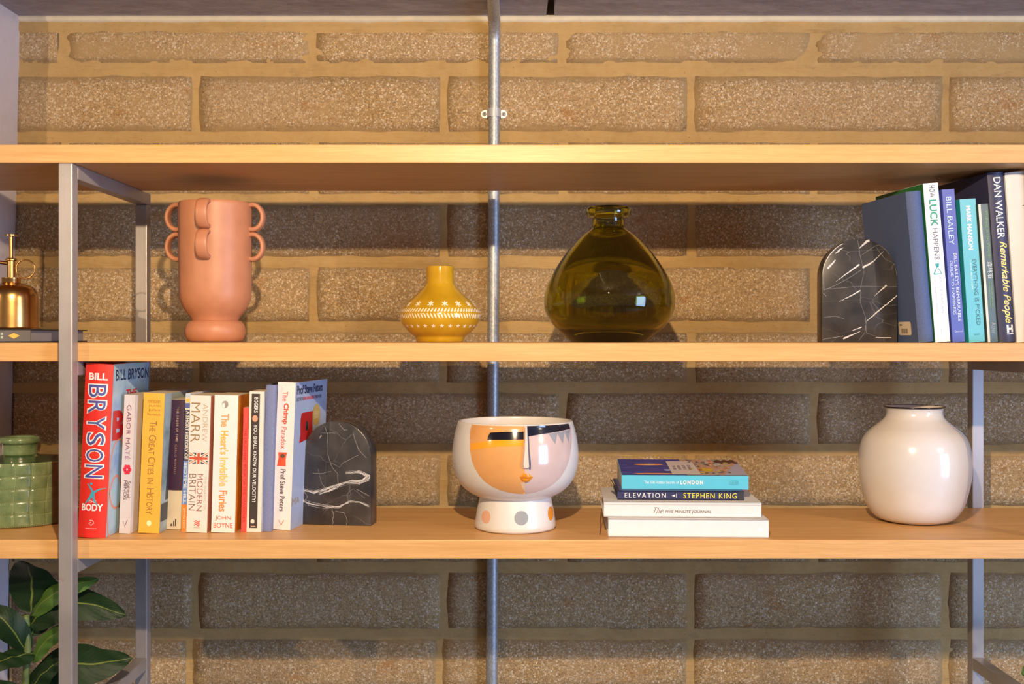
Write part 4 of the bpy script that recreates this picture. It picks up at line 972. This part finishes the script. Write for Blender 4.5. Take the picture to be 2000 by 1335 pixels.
smooth(obj('neck', lathe_bm([(.0252, .1035), (.0256, .1050), (.0248, .1080), (.0248, .1175), (.0262, .1200)]+[(.0262+.0035*math.cos(q), .1252+.0052*math.sin(q)) for q in [-1.3+2.8*k/10 for k in range(11)]]+[(.0230, .1290), (.0215, .110), (.021, .09), (0, .088)], 64), GG, t), 60)
bm = bmesh.new()
def bead(x, y, z, r=.00062):
    m4 = Matrix.Translation((x, y, z)); bmesh.ops.create_icosphere(bm, subdivisions=1, radius=r, matrix=m4)
for i in range(NV):
    for k in range(46):
        z = .003+k*.0020; a0 = 2*math.pi*(i-.07*math.sin(z*60))/NV
        if math.sin(a0) < .25: bead((Rg-.0006)*math.cos(a0), (Rg-.0006)*math.sin(a0), z)
for j in range(NH+1):
    for k in range(170):
        a = 2*math.pi*k/170
        if math.sin(a) > .25: continue
        z = min(max((j-.05*math.sin(a*7))*Hg/NH, .0022), Hg-.0006); bead((Rg-.0004)*math.cos(a), (Rg-.0004)*math.sin(a), z)
o = smooth(obj('dotted_ribs', bm, mat((.42, .44, .22), .35), t)); o['kind'] = 'stuff'

# ------------------------------------------------------------------ plants
LEAF = make_leaf((.010, .028, .010), (.020, .045, .014)); LEAFL = make_leaf((.06, .13, .025), (.10, .18, .035))  # second material is a paler green, painting in the light on lit leaves
def leaf_bm(path, width, up, fold=.35, shape=1.):
    """path: 3D midrib points; width in metres; blade folded along the midrib"""
    pts = cr(path, 7); n = len(pts); bm = bmesh.new(); uvl = bm.loops.layers.uv.new('uv'); rows = []; K = 4
    for i, p_ in enumerate(pts):
        s_ = i/(n-1); a = pts[max(i-1, 0)]; b_ = pts[min(i+1, n-1)]; tg = (b_-a).normalized()
        sd = tg.cross(Vector(up)).normalized(); nm = sd.cross(tg).normalized()
        wv = width*.5*max(math.sin(math.pi*min(max((s_**.8)*.97+.03, 0), 1))**.75, .02)
        if s_ > .97: wv *= .35
        rows.append([bm.verts.new(p_+sd*(k/K)*wv+nm*(abs(k/K)*wv*fold+.0015*math.sin(i*1.1+k))) for k in range(-K, K+1)])
    for i in range(n-1):
        for k in range(2*K):
            f = bm.faces.new((rows[i][k], rows[i][k+1], rows[i+1][k+1], rows[i+1][k]))
            for lp, (u, v) in zip(f.loops, ((k, i), (k+1, i), (k+1, i+1), (k, i+1))): lp[uvl].uv = (u/(2*K), v/(n-1))
    return bm
def plant(label, base, stem, leaves, pot_r=.11):
    t = thing('potted_plant', label, 'plant', (base[0], base[1], FLOOR)); o0 = Vector((base[0], base[1], FLOOR))
    smooth(obj('stem', tube_bm([Vector(s_)-o0 for s_ in cr(stem, 5)], .0055, 10), mat((.10, .14, .04), .5, var=.3), t))
    for path, wd, up, fold, m_ in leaves:
        smooth(obj('leaf', leaf_bm([Vector(q)-o0 for q in path], wd, up, fold), m_, t))
    pr = [(0, .001), (pot_r*.75, .001), (pot_r*.78, .005), (pot_r, .26), (pot_r*1.04, .262), (pot_r*1.04, .275), (pot_r*.96, .275), (pot_r*.94, .24), (0, .24)]
    smooth(obj('pot', lathe_bm(pr, 48), mat((.35, .34, .33), .6), t), 40)
    smooth(obj('soil', lathe_bm([(0, .250), (pot_r*.93, .245)], 24), mat((.03, .02, .012), .95, var=.4), t))
d = 1.66
st = [P(50, 1200, d), P(54, 1260, d), P(50, 1330, d), P(50, 1420, d)]; bx, by = st[-1].x, st[-1].y
st += [(bx-.005, by, ZC-.9), (bx-.03, by, .25)]; bx -= .03
F_ = (0, -1, 0); U_ = (0, 0, 1)
lv = [([P(60, 1196, 1.66), P(62, 1160, 1.655), P(60, 1125, 1.635), P(50, 1098, 1.60)], .080, (0, 1, 0), .25, LEAF),
      ([P(62, 1200, 1.66), P(95, 1165, 1.64), P(145, 1142, 1.64), P(194, 1130, 1.65)], .034, (0, .8, -.5), .35, LEAFL),
      ([P(56, 1222, 1.66), P(100, 1180, 1.65), P(170, 1178, 1.65), P(247, 1201, 1.66)], .062, (0, .75, -.65), .30, LEAF),
      ([P(52, 1275, 1.66), P(28, 1235, 1.64), P(-5, 1200, 1.63), P(-60, 1180, 1.63)], .042, (0, .8, -.6), .35, LEAF),
      ([P(64, 1292, 1.66), P(85, 1255, 1.65), P(115, 1232, 1.64), P(150, 1205, 1.64)], .026, (0, .9, -.4), .3, LEAFL),
      ([P(66, 1274, 1.66), P(35, 1280, 1.64), P(0, 1290, 1.62), P(-60, 1320, 1.62)], .038, (0, .7, -.7), .2, LEAF),
      ([P(52, 1345, 1.66), P(120, 1300, 1.66), P(190, 1295, 1.67), P(258, 1284, 1.69)], .070, (0, .8, -.6), .2, LEAF),
      ([P(52, 1370, 1.66), P(70, 1330, 1.65), P(95, 1305, 1.64), P(125, 1285, 1.64)], .036, (0, .85, -.5), .3, LEAF),
      ([P(60, 1240, 1.66), P(75, 1215, 1.67), P(100, 1195, 1.69), P(128, 1188, 1.70)], .035, (0, .8, -.6), .3, LEAF),
      ([P(50, 1400, 1.66), P(20, 1365, 1.63), P(-20, 1350, 1.62), P(-70, 1350, 1.62)], .05, (0, .7, -.7), .2, LEAF)]
plant('dark green broad-leaved plant at lower left, its leaves passing behind the steel post', (bx, by), st, lv)
s2 = [P(2060, 1260, 1.68), P(2062, 1340, 1.68), P(2060, 1450, 1.68)]; bx, by = s2[-1].x, s2[-1].y; s2 += [(bx+.12, by, .5), (bx+.16, by, .25)]; bx += .16
lv = [([P(2060, 1320, 1.68), P(2040, 1305, 1.66), P(2020, 1306, 1.65), P(1995, 1316, 1.65)], .034, (0, .9, -.4), .3, LEAFL),
      ([P(2060, 1275, 1.68), P(2080, 1230, 1.66), P(2110, 1200, 1.65), P(2140, 1190, 1.65)], .05, (0, .8, -.6), .3, LEAF),
      ([P(2060, 1350, 1.68), P(2090, 1320, 1.66), P(2140, 1310, 1.65), P(2190, 1330, 1.65)], .05, (0, .8, -.6), .3, LEAF)]
plant('green plant whose leaf tip just enters the photo at the lower right edge', (bx, by), s2, lv)
